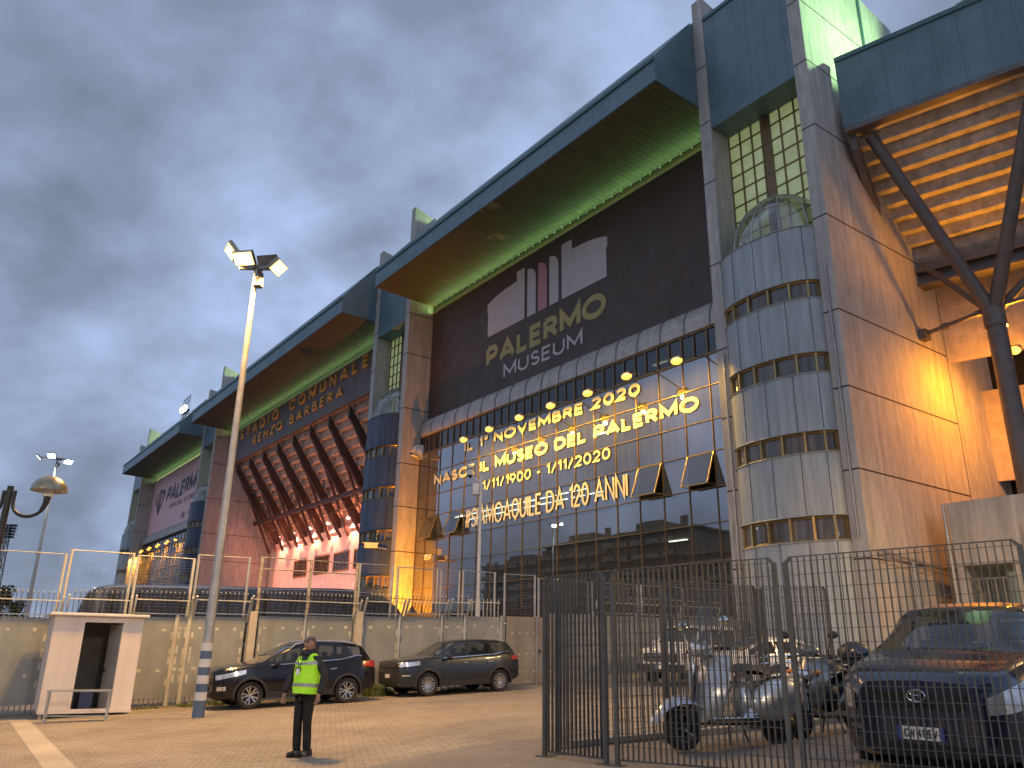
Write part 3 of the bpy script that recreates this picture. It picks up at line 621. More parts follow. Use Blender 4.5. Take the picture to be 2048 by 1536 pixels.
# ------------------------------------------------------------------ lamps fixed to the stadium
ZR = R(-53.7)
def floodlight(loc, label, group, on, col, energy, tilt=(0, .25, -1), angle=130, arm=True, sz=.36, light=True, name='floodlight', long_arm=False):
    t = thing(name, label, 'floodlight', loc, ZR, group)
    mb = MB(); mb.box(-sz, sz, -.10, .12, .0, .14); mb.box(-sz*.8, sz*.8, -.08, .1, .14, .2)
    if arm: mb.bar((0, .1, .12), (0, 1.1 if not long_arm else 2.25, .25 if not long_arm else .75), .06, .06)
    mb.build('housing', M['steelgrey'], t)
    MB().ball((0, 0, -.05), sz*.95, .24, .19, 12, 8).build('lamp_glass', M[on], t)
    if light: lamp('SPOT', t, (0, -.02, -.34), energy, col, .12, V(tilt)+V((0, -.02, -.34)), angle, .7)
    return t
ordn = ['next to the right pier, past the lettering', 'above the last digits of 2020', 'above the first digits of 2020', 'above the last letters of NOVEMBRE', 'above the middle letters of NOVEMBRE', 'above the first letters of NOVEMBRE', 'above the word IL']
for i, (x, zl) in enumerate(((-8.76, 15.8), (-12.37, 15.94), (-15.56, 15.77), (-18.94, 15.82), (-22.13, 15.78), (-25.48, 15.72), (-28.61, 15.62))):
    floodlight(SW(x, -.5, zl), 'orange floodlight on the museum glass '+ordn[i], 'orange floodlights above the museum glass', 'sodium_on', (1, .56, .08), 1150, (0, .75, -1), 165, long_arm=True)
for i, x in enumerate((-87.5, -82.3, -76.8, -71.5, -66.0, -60.6)):
    floodlight(SW(x, 8.5, 15.5), ('nearest', 'second', 'third', 'fourth', 'fifth', 'sixth')[i]+' red floodlight from the far pier on the pink-lit parapet', 'red floodlights on the lit block', 'rose_on', (1, .22, .11), 2500, (0, .42, -1), 100, arm=False, sz=.35)
    lamp('POINT', stad, (x, 7.9, 16.0), 160, (1, .27, .13), .2)
for i, x in enumerate((-135.0, -132.2, -129.4, -126.6, -123.8, -121, -118.2, -115.4, -112.6, -109.8)):
    floodlight(SW(x, .9 if i % 2 else .5, 16.6), ('nearest', 'second', 'third', 'fourth', 'fifth', 'sixth', 'seventh', 'eighth', 'ninth', 'tenth')[i]+' orange floodlight from the far end pier under the pink banner', 'orange floodlights under the shop banner', 'sodium_on', SODIUM, 2600, (0, .3, -1), 150, light=i % 3 == 0, sz=.30)
floodlight(SW(3.36, 8.5, 14.9), 'bright orange lamp fixed to the branching steel column', None, 'sodium_on', SODIUM, 10, light=False, arm=True, sz=.26)
lamp('SPOT', stad, (3.36, 8.45, 14.6), 2500, (1, .33, .012), .2, (1.5, 8.2, 11.6), 172, .8)
lamp('SPOT', stad, (3.36, 8.3, 15.0), 4000, (1, .36, .02), .2, (5.2, 3.2, 23), 120, 1.0)
lamp('POINT', stad, (3.36, 8.45, 14.6), 700, (1, .35, .02), .2)
# red bay wash and green soffit light from added fixtures, and the roof floodlights
def added_strip_light(x0, x1, y, z, e, col, label):  # fixture added to give the green light that leaks onto the soffits
    t = thing('added_strip_light', label, 'strip light', SW((x0+x1)/2, y, z), ZR, 'added green strip lights under the canopies'); h = (x1-x0)/2
    MB().box(-h, h, -.05, .05, -.06, 0).build('housing', M['steelgrey'], t)
    o = lamp('AREA', t, (0, 0, .03), e, col, h*2, size2=.1); o.rotation_euler = (R(180+22), 0, 0); return t
added_strip_light(-38.4, -6.8, 2.16, 29.3, 250, GREEN, 'added long green strip light between the museum banner and its canopy')
added_strip_light(-92, -45.6, 2.05, 29.35, 230, GREEN, 'added long green strip light above the orange sign letters')
added_strip_light(-135.5, -99.6, 2.1, 29.35, 170, GREEN, 'added long green strip light above the pink shop banner')
def roof_lamp(loc, target, e, label, col=(.62, 1, .42)):
    t = thing('roof_floodlight', label, 'floodlight', SW(*loc), ZR, 'floodlights on the stadium roof')
    MB().box(-.4, .4, -.2, .2, 0, .5).build('housing', M['steelgrey'], t)
    l = V((loc[0], loc[1], loc[2])); d = V(target)-l
    lamp('SPOT', t, d.normalized()*.6+V((0, 0, .25)), e, col, .15, d.normalized()*3+V((0, 0, .25)), 110, .3)
roof_lamp((5.5, 5.0, 30.6), (0, 2.5, 33.5), 3600, 'roof floodlight behind the right fascia, lighting the end pier pale green', (.50, 1, .46))
roof_lamp((-34.5, 4.0, 36.6), (-38.6, 2, 38), 700, 'roof floodlight beside the tall fin above the museum canopy')
roof_lamp((-88, 4.0, 36.6), (-92.6, 2, 38), 900, 'roof floodlight beside the fin above the middle canopy')
roof_lamp((-131, 4.0, 36.6), (-136, 2, 38), 900, 'roof floodlight beside the fin above the far shop bay')
sp_ = thing('spotlight_rack', 'pair of glaring white spotlights on a rack at the far roof edge', 'spotlights', SW(-104.5, -1.8, 34.6), ZR)
mb = MB(); mb.box(-1.2, 2.2, -.2, .2, 0, .3)
for i in range(5): mb.bar((-3+i*.9, .4, 0), (-3+i*.9, .4, 3), .08, .08); mb.bar((-3, .4, i*.7), (.6, .4, i*.7), .08, .08)
mb.build('rack', M['steelgrey'], sp_)
for x in (-.5, 1.2): MB().ball((x, -.3, .55), .55, .3, .45, 10, 6).build('lamp_glass', M['lamp_cool'], sp_)
for i, x in enumerate((-86, -76, -66, -56)):  # unseen red uplights, added to wash the stand underside from a distance
    t = thing('ground_floodlight', ('nearest', 'second', 'third', 'fourth')[i]+' added red uplight from the far pier under the orange sign letters', 'floodlight', SW(x, 1.2, .3), ZR, 'added red uplights before the middle bay')
    MB().box(-.3,.3,-.2,.2,0,.4).build('housing', M['steelgrey'], t)
    lamp('SPOT', t, (0, .05, .5), 8500, (1, .34, .20), .2, (0, 4.3, 7.5), 84, .9)
gf = thing('ground_floodlight', 'orange floodlight on the forecourt beside the blue stair tower', 'floodlight', SW(-33.8, -1.6, .4), ZR)
MB().box(-.3,.3,-.2,.2,0,.45).build('housing', M['steelgrey'], gf)
lamp('SPOT', gf, (-.35, .1, .6), 12500, (1, .33, .004), .15, (-4.7, 1.4, 9.5), 105, .9)
for i, x in enumerate((-11, -18, -25, -32)):
    t = thing('soffit_lamp', ('nearest', 'second', 'third', 'fourth')[i]+' warm lamp from the grey tower under the museum glass ledge', 'lamp', SW(x, 1.05, 3.2), ZR, 'warm lamps under the museum ledge')
    MB().box(-.4,.4,-.08,.08,-.0,.09).build('housing', M['steelgrey'], t); MB().box(-.36,.36,-.06,.06,-.03,-.002).build('lamp_glass', M['lamp_on'], t)
    lamp('SPOT', t, (0, 0, -.1), 420, (1, .62, .2), .2, (0, .1, -1), 165, .5)
# dish, cameras on the piers
d = thing('wall_disc', 'round white disc on the side of the orange-lit pier', 'disc', SW(-38.4, 1.55, 16.8), R(20))
MB().lathe([(0, .0), (.5, .02), (.62, .1), (.62, .16), (0, .2)], 24, Matrix.Rotation(R(90), 4, 'X')).build('disc', M['white'], d, smooth=30)
def cctv(loc, rz, label, s=1.):
    t = thing('security_camera', label, 'camera', loc, rz); mb = MB()
    mb.box(-.14*s, .14*s, -.45*s, .35*s, -.12*s, .14*s); mb.box(-.17*s, .17*s, -.55*s, .4*s, .14*s, .18*s); mb.build('camera_body', M['white'], t, bevel=.02*s)
    MB().lathe([(0,-.02),(.09*s,-.02),(.09*s,.03)], 12, Matrix.Translation((0,-.47*s,0)) @ Matrix.Rotation(R(90),4,'X')).build('camera_lens', M['dark'], t)
    MB().bar((0,.2*s,-.1*s), (.35*s,.9*s,-.2*s), .07*s, .07*s).build('bracket', M['galv'], t); return t
cctv(SW(-40.3, -1.2, 9.2), R(-80), 'white box camera on the blue stair tower', 1.3); cctv(SW(-37.9, .9, 16.4), R(-30), 'box camera on an arm just above the museum lettering', 1.1); cctv(SW(-35.5, 1.1, 8.1), R(200), 'white box camera low on the museum glass near the orange-lit pier', 1.1)

# ------------------------------------------------------------------ perimeter wall
pf = thing('perimeter_fence', 'grey steel panel boundary wall topped with spikes and tall mesh frames', 'fence', (0, 0, 0))
seams = [-9, -7.4, -5.7, -4, -2.4, -.7, .64, 2.3, 3.9, 5.85]; posts = seams+[4.25, 7.7, 10.87, 12.42, 13.3]
def panel(t0, t1, top, name='panel'):
    mb = MB(); A = wall(t0); B = wall(t1); h0 = A.z+.22; h1 = B.z+.22; d = V((WN.x, WN.y, 0))*.03
    mb.add([A+d+V((0,0,.22)), B+d+V((0,0,.22)), V((B.x,B.y,top))+d, V((A.x,A.y,top))+d, A-d+V((0,0,.22)), B-d+V((0,0,.22)), V((B.x,B.y,top))-d, V((A.x,A.y,top))-d],
           [(0,1,2,3),(7,6,5,4),(0,4,5,1),(3,2,6,7),(0,3,7,4),(1,5,6,2)])
    k = max(2, int((t1-t0)/.48))
    for zf in (.40, .86):
        for i in range(k):                                   # filler patches over the rivets
            t = t0+(t1-t0)*(i+.5)/k+random.uniform(-.05,.05); c = wall(t, .034, A.z+(top-A.z)*zf+random.uniform(-.03,.03)); r1 = random.uniform(.05,.09); r2 = random.uniform(.03,.06)
            if random.random() < .85: mb.add([c+V((WD.x,WD.y,0))*r1*math.cos(a*PI/4)*random.uniform(.8,1.1)+V((0,0,r2*math.sin(a*PI/4))) for a in range(8)], [tuple(range(8))], 1)
    for te in (t0+.07, t1-.07):
        for zf in (.3, .5, .62, .8):
            c = wall(te, .034, A.z+(top-A.z)*zf+random.uniform(-.05,.05)); mb.add([c+V((WD.x,WD.y,0))*x*.03+V((0,0,z*random.uniform(.08,.13))) for x, z in ((-1,-1),(1,-1),(1,1),(-1,1))], [(0,1,2,3)], 1)
    x = t0+.1                                                # short bars under the panel
    while x < t1: 
        p = wall(x); mb.bar(p+V((0,0,-.05)), p+V((0,0,.24)), .022, .022, m=2); x += .13
    mb.build(name, [M['panelsteel'], M['patch'], M['steelgrey']], pf)
def topz(t): return 2.30+.031*max(t, -4)
for t0, t1 in ((-9,-7.4),(-7.4,-5.7),(-5.7,-4),(-4,-2.4),(-2.4,-.7),(-.7,.64),(.64,2.3),(2.3,3.88),(3.92,4.24),(4.3,5.85),(6.25,7.7),(7.75,9.25),(9.55,10.87),(10.87,12.42),(12.42,13.3),(13.3,14.7)): panel(t0, t1, topz((t0+t1)/2))
for t in (3.9, 4.25): 
    p = wall(t, .05); MB().bar(p, V((p.x,p.y,topz(t)+.05)), .10, .10).build('post', M['patch'], pf)
for t in (7.7, 9.4, 10.87, 12.42, 13.3, 14.75): 
    p = wall(t, .05); MB().bar(p, V((p.x,p.y,topz(t)+.03)), .07, .07).build('post', M['galv'], pf)
for t in (6.05, 9.42): 
    p = wall(t, .06); MB().bar(p, V((p.x,p.y,topz(t)+.16)), .34, .22, (WD.x,WD.y,0)).build('pillar', M['pillar'], pf)
def spikes(t0, t1, lo, hi):
    mb = MB(); out0 = .0; out1 = .34
    def P(t, u, dz=0): return wall(t, .05+out1*u, lo+(hi-lo)*u+dz)
    for t in (t0, t1): mb.bar(P(t, -.25), P(t, 1.0), .09, .05, (WD.x, WD.y, 0))
    mb.bar(P(t0, .82), P(t1, .82), .06, .03); mb.bar(P(t0, .15), P(t1, .15), .03, .03)
    n = max(3, int((t1-t0)/.125))
    for i in range(1, n):
        t = t0+(t1-t0)*i/n; mb.tube([P(t, -.15), P(t, .3), P(t, .95), P(t, 1.05, .07)], .010, 5, m=1); mb.ball(P(t, 1.05, .09), .023, nu=6, nv=4)
    mb.build('spiked_rail', [M['spike'], M['steel']], pf)
for t0, t1 in ((-9,-7.3),(-7.2,-5.5),(-5.4,-3.7),(-3.6,-1.9),(-1.8,.86),(.98,2.56),(2.68,4.2),(4.32,5.9),(5.95,9.4),(9.58,10.92),(11.05,12.5),(12.66,13.36)): spikes(t0, t1, topz((t0+t1)/2), topz((t0+t1)/2)+.56)
mb = MB()
for i in range(9): mb.bar(wall(13.45+i*.15, -.02, topz(13.9)), wall(13.45+i*.15, -.02, topz(13.9)+.62), .05, .02)
mb.bar(wall(13.4, -.04, topz(13.9)+.5), wall(14.75, -.04, topz(13.9)+.5), .04, .03); mb.build('spiked_rail', M['spike'], pf)
def mesh_frame(t0, t1, zt, m, mid=False, off=-.12):
    mb = MB(); zb = topz((t0+t1)/2)-.2
    for t in ((t0, t1)+(((t0+t1)/2,) if mid else ())): mb.tube([wall(t, off, zb), wall(t, off, zt)], .055 if mid else .042, 7)
    mb.tube([wall(t0, off, zt-.02), wall(t1, off, zt-.02)], .018, 5)
    if mid: mb.tube([wall(t0, off, zt-.38), wall(t1, off, zt-.38)], .022, 5)
    o = mb.build('mesh_frame', M[m], pf, smooth=40); g = MB(); z = zb+.3
    while z < zt-.1: g.bar(wall(t0, off, z), wall(t1, off, z), .0026, .0026); z += .095
    t = t0+.1
    while t < t1: g.bar(wall(t, off, zb+.2), wall(t, off, zt), .0016, .0016); t += .2
    g.build('wire_mesh', M['galv'], o)
for t0, t1, zt, m, mid in ((-8.8,-7.0,4.0,'galv',0),(-6.9,-5.2,4.05,'galv',0),(-5.1,-3.2,4.05,'galv',0),(-3.1,-1.4,4.05,'galv',0),(-1.3,.71,4.06,'spike',0),(.84,2.46,4.19,'spike',0),(2.6,4.16,4.15,'spike',0),(4.28,5.8,4.28,'galv',0),(6.19,9.33,4.33,'rust',1),(9.42,10.57,4.33,'galv',0),(10.78,12.25,4.30,'galv',0),(12.4,13.11,4.28,'galv',0),(13.26,14.54,4.32,'galv',0),(14.95,16.24,4.30,'galv',0)):
    mesh_frame(t0, t1, zt, m, mid)
for t0, t1 in ((16.4,18.6),(18.8,21),(21.2,23.4),(23.6,25.8)): mesh_frame(t0, t1, 4.2, 'galv')
for t0, t1 in ((16.6,18.7),(18.7,20.8),(20.8,22.9),(22.9,25),(25,27.1)): panel(t0, t1, 2.95)
for t0, t1 in ((18.75,20.8),(20.9,22.9),(23,25)): spikes(t0, t1, 2.95, 3.5)
gt = thing('metal_gate', 'brown grey steel double gate leaf beside the fence enclosure', 'gate', (wall(14.8).x, wall(14.8).y, 0))
def gp(mb, nm, m):
    o = mb.build(nm, m, gt); o.location = (-wall(14.8).x, -wall(14.8).y, 0); return o
gm = mat('gate_steel', (.27,.235,.19), .55, .15, streak=.12)
for t0, t1 in ((14.95, 16.2), (16.24, 17.2)):
    mb = MB(); A = wall(t0, .02); B = wall(t1, .02); d = V((WN.x, WN.y, 0))*.03
    mb.add([A+d+V((0,0,.08)), B+d+V((0,0,.08)), V((B.x,B.y,2.78))+d, V((A.x,A.y,2.78))+d, A-d+V((0,0,.08)), B-d+V((0,0,.08)), V((B.x,B.y,2.78))-d, V((A.x,A.y,2.78))-d], [(0,1,2,3),(7,6,5,4),(0,4,5,1),(3,2,6,7),(0,3,7,4),(1,5,6,2)])
    for zf in (.9, 1.5, 2.2):
        for i in range(4):
            c = wall(t0+.25+i*.3, .054, .4+zf-.4+random.uniform(-.03,.03)); mb.add([c+V((WD.x,WD.y,0))*.045*math.cos(a*PI/3)+V((0,0,.03*math.sin(a*PI/3))) for a in range(6)], [tuple(range(6))], 1)
    gp(mb, 'gate_leaf', [gm, M['patch']])
for t in (14.84, 16.22): p = wall(t, .06); gp(MB().bar(p, V((p.x,p.y,2.82)), .09, .09), 'gate_post', M['steelgrey'])
gp(MB().bar(wall(16.35,.08,1.55), wall(16.35,.08,1.65), .12, .06), 'lock', M['plastic'])
# weeds along the wall
mb = MB(); rnd = random.Random(3)
def tuft(c, n, r, h):
    for _ in range(n):
        a = rnd.uniform(0, 2*PI); q = r*math.sqrt(rnd.random()); p = V((c.x+q*math.cos(a), c.y+q*math.sin(a), c.z)); hh = h*rnd.uniform(.4,1); b = rnd.uniform(.1,.5)*hh; wv = .012
        s_ = V((-math.sin(a), math.cos(a), 0))*wv; o_ = V((math.cos(a), math.sin(a), 0))
        mb.add([p-s_, p+s_, p+o_*b*.4+V((0,0,hh*.6))+s_*.7, p+o_*b*.4+V((0,0,hh*.6))-s_*.7, p+o_*b+V((0,0,hh))], [(0,1,2,3),(3,2,4)])
tuft(wall(9.85,.9), 420, .42, .42); tuft(wall(9.75,.6), 30, .15, 1.0); tuft(wall(10.3,.7), 160, .3, .25); tuft(wall(5.2,.8), 140, .4, .18); tuft(wall(4.4,.9), 120, .4, .14); tuft(wall(12.8,.7), 120, .5, .22); tuft(wall(3.4,.8), 60, .3, .12)
for _ in range(26): tuft(wall(rnd.uniform(-6,14), rnd.uniform(.3,.9)), 18, .15, .1)
tag(mb.build('grass', M['grass']), kind='stuff')

# ------------------------------------------------------------------ lamp masts
def mast(loc, h, label, heads, on, col, e, r0=.13, band=True, power=True, lean=(0,0)):
    t = thing('lamp_mast', label, 'street lamp', loc); hx, hy = lean
    MB().tube([(0,0,0),(hx*.5,hy*.5,h*.5),(hx,hy,h)], [r0, r0*.72, r0*.48], 12).build('pole', M['galv'], t, smooth=True)
    if band:
        mb = MB()
        for i in range(9): mb.tube([(0,0,.02+i*.185),(0,0,.02+(i+1)*.185)], r0+.012-.0012*i, 12, m=0 if i in (0,1,3,5,7) else 1, caps=False)
        mb.build('band', [M['blueband'], M['whiteband']], t, smooth=40)
    mb = MB(); mb.box(hx-.5, hx+.5, hy-.05, hy+.05, h-.05, h+.05); mb.box(hx-.05, hx+.05, hy-.5, hy+.5, h-.05, h+.05); mb.lathe([(.0,h-.6),(.14,h-.6),(.14,h-.35),(0,h-.35)], 10, Matrix.Translation((hx+.12,hy-.05,0)))
    mb.build('bracket', M['steelgrey'], t)
    for (dx, dy, dz, ax, lit) in heads:
        # a flat LED head hinged at the bracket, facing down and outward
        d = V((dx, dy, 0)).normalized(); c = V((hx+dx, hy+dy, h+dz)); s = V((-d.y, d.x, 0)); nrm = (d*math.sin(R(ax))-V((0,0,1))*math.cos(R(ax))).normalized(); u = s.cross(nrm)
        hb = MB(); vs = [c+s*a*.29+u*b*.20+nrm*k*.06 for k in (-1, 1) for a, b in ((-1,-1),(1,-1),(1,1),(-1,1))]
        hb.add(vs, [(0,1,2,3),(7,6,5,4),(0,4,5,1),(1,5,6,2),(2,6,7,3),(3,7,4,0)]); hb.bar(c-nrm*.04, V((hx+dx*.4,hy+dy*.4,h)), .06, .06)
        o = hb.build('lamp_head', M['globe'], t)
        MB().add([c+s*a*.27+u*b*.18+nrm*.066 for a, b in ((-1,-1),(1,-1),(1,1),(-1,1))], [(0,1,2,3)]).build('lamp_panel', M[on] if lit else M['steelgrey'], o)
        if lit and power: lamp('SPOT', t, c+nrm*.10, e, col, .16, c+nrm*.10+V((d.x*.35, d.y*.35, -1)), 165, .5)
    return t
mast((-7.27, 20.09, .01), 11.75, 'tall grey lamp mast with blue and white bands at its foot and four heads', ((-.62,-.35,.35,48,True),(-.12,-.70,-.05,42,True),(.62,-.1,.0,42,True),(.10,.55,.48,-60,False)), 'lamp_on', WARM, 4100, lean=(.0,.0))
mast((-34.5, 58.8, -.6), 15.5, 'distant lamp mast with three cool white heads against the sky', ((-1.1,-.5,.0,45,True),(.05,-.9,.05,45,True),(1.1,-.4,-.3,45,True)), 'lamp_cool', COOL, 1500, r0=.16, band=False)
mast((19.5, 20.5, .5), 9.5, 'lamp mast beside the low concrete entrance block, lighting the parking', ((-.7,.2,0,30,True),(-.3,-.6,0,30,True)), 'lamp_on', (1,.60,.22), 3600, band=False)
# street lamps behind the viewer, mirrored in the glass
mast((16.5, -16, .4), 11.5, 'tall street lamp standing behind the viewer, mirrored in the museum glass', ((-.7,.3,0,30,True),(.7,.4,0,30,True)), 'lamp_cool', (1,.78,.52), 9500, band=False)
mast((-14, -9, -.4), 11.5, 'street lamp behind the viewer on the guard cabin side', ((-.7,.3,0,30,True),(.7,.4,0,30,True)), 'lamp_on', (1,.72,.42), 5000, band=False)
tl = thing('traffic_light', 'traffic light showing red behind the viewer, mirrored in the museum glass', 'traffic light', (15.2, -15.2, .4), R(40))
mb = MB(); mb.tube([(0,0,0),(0,0,7.2)], .07, 8); mb.box(-.2,.2,-.15,.15,5.2,7.2); mb.build('signal_post', M['plastic'], tl)
for z in (5.6, 6.7): MB().ball((0,.17,z), .19, .1, .19, 10, 6).build('signal_lamp', M['red_on'], tl)
gl = thing('globe_lamp', 'dark double-armed lamp post with brass dome shades near the guard cabin', 'lamp post', (-8.98, 14.05, gz(-9,14)))
zb = 4.30-gz(-9,14)
MB().tube([(0,0,0),(0,0,zb)], [.07,.055], 10).build('pole', M['plastic'], gl, smooth=True)
for s in (1, -1):
    pts = [(s*.1,0,zb-.08),(s*.1,0,zb-.3)]+[(s*(.1+.29*(1-math.cos(a))),0,zb-.3-.24*math.sin(a)) for a in [PI*i/10 for i in range(1, 9)]]
    a_ = MB().tube(pts, .03, 8); a_.bar((0,0,zb-.14),(s*.1,0,zb-.14),.03,.06); e_ = V(pts[-1]); a_.tube([e_, e_+V((s*.06,0,.14)), e_+V((s*.07,0,.28))], [.035,.05,.06], 10)
    o = a_.build('arm', M['plastic'], gl, smooth=40); c = e_+V((s*.07,0,.36))
    sh = MB().lathe([(.30,0),(.285,.09),(.22,.19),(.12,.26),(0,.28)], 24, Matrix.Translation(c)); sh.lathe([(.30,0),(.27,.01),(.25,.0),(.1,.03)], 24, Matrix.Translation(c)); sh.lathe([(.1,.03),(.09,-.1),(.05,-.1)], 16, Matrix.Translation(c), 1)
    sh.build('lamp_shade', [M['globe'], M['white']], o, smooth=50)
lt = thing('floodlight_tower', 'far lattice floodlight tower of the pitch behind the trees', 'tower', (-96, 152, -2))
mb = MB(); H_ = 24.6
for i in range(11):
    z0 = H_*i/11; z1 = H_*(i+1)/11; r0 = .75-.35*i/11; r1 = .75-.35*(i+1)/11
    cs = ((1,1),(1,-1),(-1,-1),(-1,1))
    for k in range(4):
        a = cs[k]; b = cs[(k+1) % 4]; mb.bar((a[0]*r0,a[1]*r0,z0),(a[0]*r1,a[1]*r1,z1),.16,.16); mb.bar((a[0]*r0,a[1]*r0,z0),(b[0]*r1,b[1]*r1,z1),.1,.1); mb.bar((a[0]*r1,a[1]*r1,z1),(b[0]*r1,b[1]*r1,z1),.1,.1)
mb.build('lattice', M['steelgrey'], lt); mb = MB()
for j in range(5):
    for i in range(6): mb.box(-1.5+i*.5+j*.06, -1.12+i*.5+j*.06, -.2, .2, H_-2.2+j*.55, H_-1.85+j*.55)
    mb.box(-1.6, 1.8, .2, .26, H_-2.25+j*.55, H_-2.18+j*.55)
mb.build('lamp_rack', M['plastic'], lt)
cp = thing('camera_pole', 'slim pale pole carrying a dome camera and box behind the wall', 'pole', (-1.27, 33.6, gz(-1.3, 33.6)))
z0 = gz(-1.3,33.6); zt = 8.75-z0
mb = MB(); mb.tube([(0,0,0),(0,0,zt)], [.085,.06], 10); mb.tube([(0,0,zt-.3),(-.45,0,zt-.05)], .04, 6); mb.build('pole', M['white'], cp, smooth=40)
mb = MB(); mb.box(-.35,-.06,-.18,.1,zt-.85,zt-.35); mb.build('equipment_box', M['white'], cp, bevel=.02)
mb = MB(); mb.lathe([(.12,0),(.14,.18),(.1,.26),(0,.28)], 12, Matrix.Translation((-.48,0,zt))); mb.ball((-.48,-.02,zt+.0), .11, m=1, nu=10, nv=6); mb.box(-.60,-.36,-.2,.12,zt+.3,zt+.42); mb.build('camera_dome', [M['white'], M['plastic']], cp, smooth=40)

# ------------------------------------------------------------------ guard cabin and table
cb = thing('guard_cabin', 'small white metal guard cabin with its grey door standing open', 'cabin', (-11.41, 20.74, gz(-10.6,21.3)-.02), math.atan2(21.86-20.74, -9.68+11.41))
W_ = 2.06; D_ = 1.75; H_ = 2.42
mb = MB(); mb.box(0,.66,0,.05,.1,H_); mb.box(1.62,W_,0,.05,.1,H_); mb.box(.66,1.62,0,.05,2.27,H_); mb.box(0,.05,.05,D_,.1,H_); mb.box(W_-.05,W_,.05,D_,.1,H_); mb.box(.05,W_-.05,D_-.05,D_,.1,H_)
for x in (.0,W_): mb.box(x-.01,x+.01,-.01,.06,.1,H_)
for x in (.64,.67,1.61): mb.box(x-.02,x+.02,-.012,.06,.1,2.3)
mb.box(-.02,W_+.02,-.02,.02,.1,.2); mb.build('wall', mat('cabin_panel', (.66,.60,.56), .45, .05, var=.08, scale=.8, streak=.10, dirt=.72, dirtcol=(.35,.27,.2)), cb)
mb = MB(); mb.box(-.14,W_+.12,-.14,D_+.1,H_,H_+.07); mb.build('roof', M['white'], cb, bevel=.015)
mb = MB(); mb.box(0,W_,0.02,D_,.1,.14); 
for x in (.02,W_-.1):
    for y in (.03,D_-.1): mb.box(x,x+.08,y,y+.08,-.12,.1)
mb.build('base', M['rust'], cb)
dr = MB(); dr.box(-.86,0,-.025,.025,.16,2.24); o = dr.build('door', mat('door_grey', (.33,.34,.34), .5), cb); o.location = (1.60,.0,0); o.rotation_euler = (0,0,R(-78))
MB().box(-.82,-.72,-.09,.09,1.05,1.13).build('handle', M['plastic'], o)
mb = MB(); mb.box(.06,W_-.06,D_-.09,D_-.055,.15,H_-.02); mb.box(.054,.07,.06,D_-.06,.15,H_-.02); mb.build('lining', M['room'], cb)
MB().box(.95,1.25,.9,1.15,.15,.62).build('stool', mat('blue_box', (.12,.14,.25), .6), cb)
tb = thing('metal_table', 'narrow grey steel trestle table standing before the white cabin', 'table', (-10.03, 19.88, gz(-10,19.9)), math.atan2(.45, 1.25))
mb = MB(); mb.box(-.68,.68,-.15,.15,.66,.70); mb.build('tabletop', M['galv'], tb)
for x in (-.64,.64):
    for y in (-.12,.12): MB().bar((x,y,-.02),(x,y,.66),.04,.04).build('leg', M['galv'], tb)
mb = MB()
for x in (-.64,.64): mb.bar((x,-.12,.1),(x,.12,.1),.03,.03)
mb.bar((-.64,.12,.12),(.64,.12,.12),.03,.03); mb.build('brace', M['galv'], tb)

# ------------------------------------------------------------------ vehicles
def lerp_pts(pts, s):
    if s <= pts[0][0]: return pts[0][1]
    for (a, b), (c, d) in zip(pts, pts[1:]):
        if s <= c: return b+(d-b)*(s-a)/(c-a)
    return pts[-1][1]
def smf(pts, s, d): return sum(lerp_pts(pts, s+d*k) for k in (-1, -.5, 0, .5, 1))/5
def wheel(root, x, y, r, side, rimmat, spokes=5, wd=.21, double=True, rr=.66):
    wv = thing('wheel', None, None); del_ = wv; wv.parent = root; wv.location = (x, y, r)
    Mx = Matrix.Rotation(R(90), 4, 'X')
    MB().lathe([(r*rr,-wd*.42),(r*.9,-wd*.5),(r*.985,-wd*.38),(r,-wd*.2),(r,wd*.2),(r*.985,wd*.38),(r*.9,wd*.5),(r*rr,wd*.42),(r*rr,-wd*.42)], 28, Mx).build('tyre', M['rubber'], wv, smooth=40)
    side = -side; f = side*wd*.40; mb = MB(); mb.lathe([(r*rr,f),(r*rr*.94,f),(r*rr*.90,f-side*.05),(r*rr*.86,f-side*.07)], 28, Mx); mb.lathe([(0,f-side*.02),(r*.14,f-side*.02),(r*.15,f-side*.05)], 14, Mx)
    for k in range(spokes):
        for da in ((-.16, .16) if double else (0,)):
            a = 2*PI*k/spokes+da*1.0; a2 = 2*PI*k/spokes+da*1.5
            p = V((math.cos(a)*r*.12, -(f-side*.03), math.sin(a)*r*.12)); q = V((math.cos(a2)*r*rr*.93, -(f-side*.012), math.sin(a2)*r*rr*.93)); mb.bar(p, q, r*.095, .02, (0,1,0))
    mb.build('rim', rimmat, wv, smooth=35)
    MB().lathe([(0,f-side*.09),(r*rr*.95,f-side*.09)], 20, Mx).build('brake_disc', M['plastic'], wv)
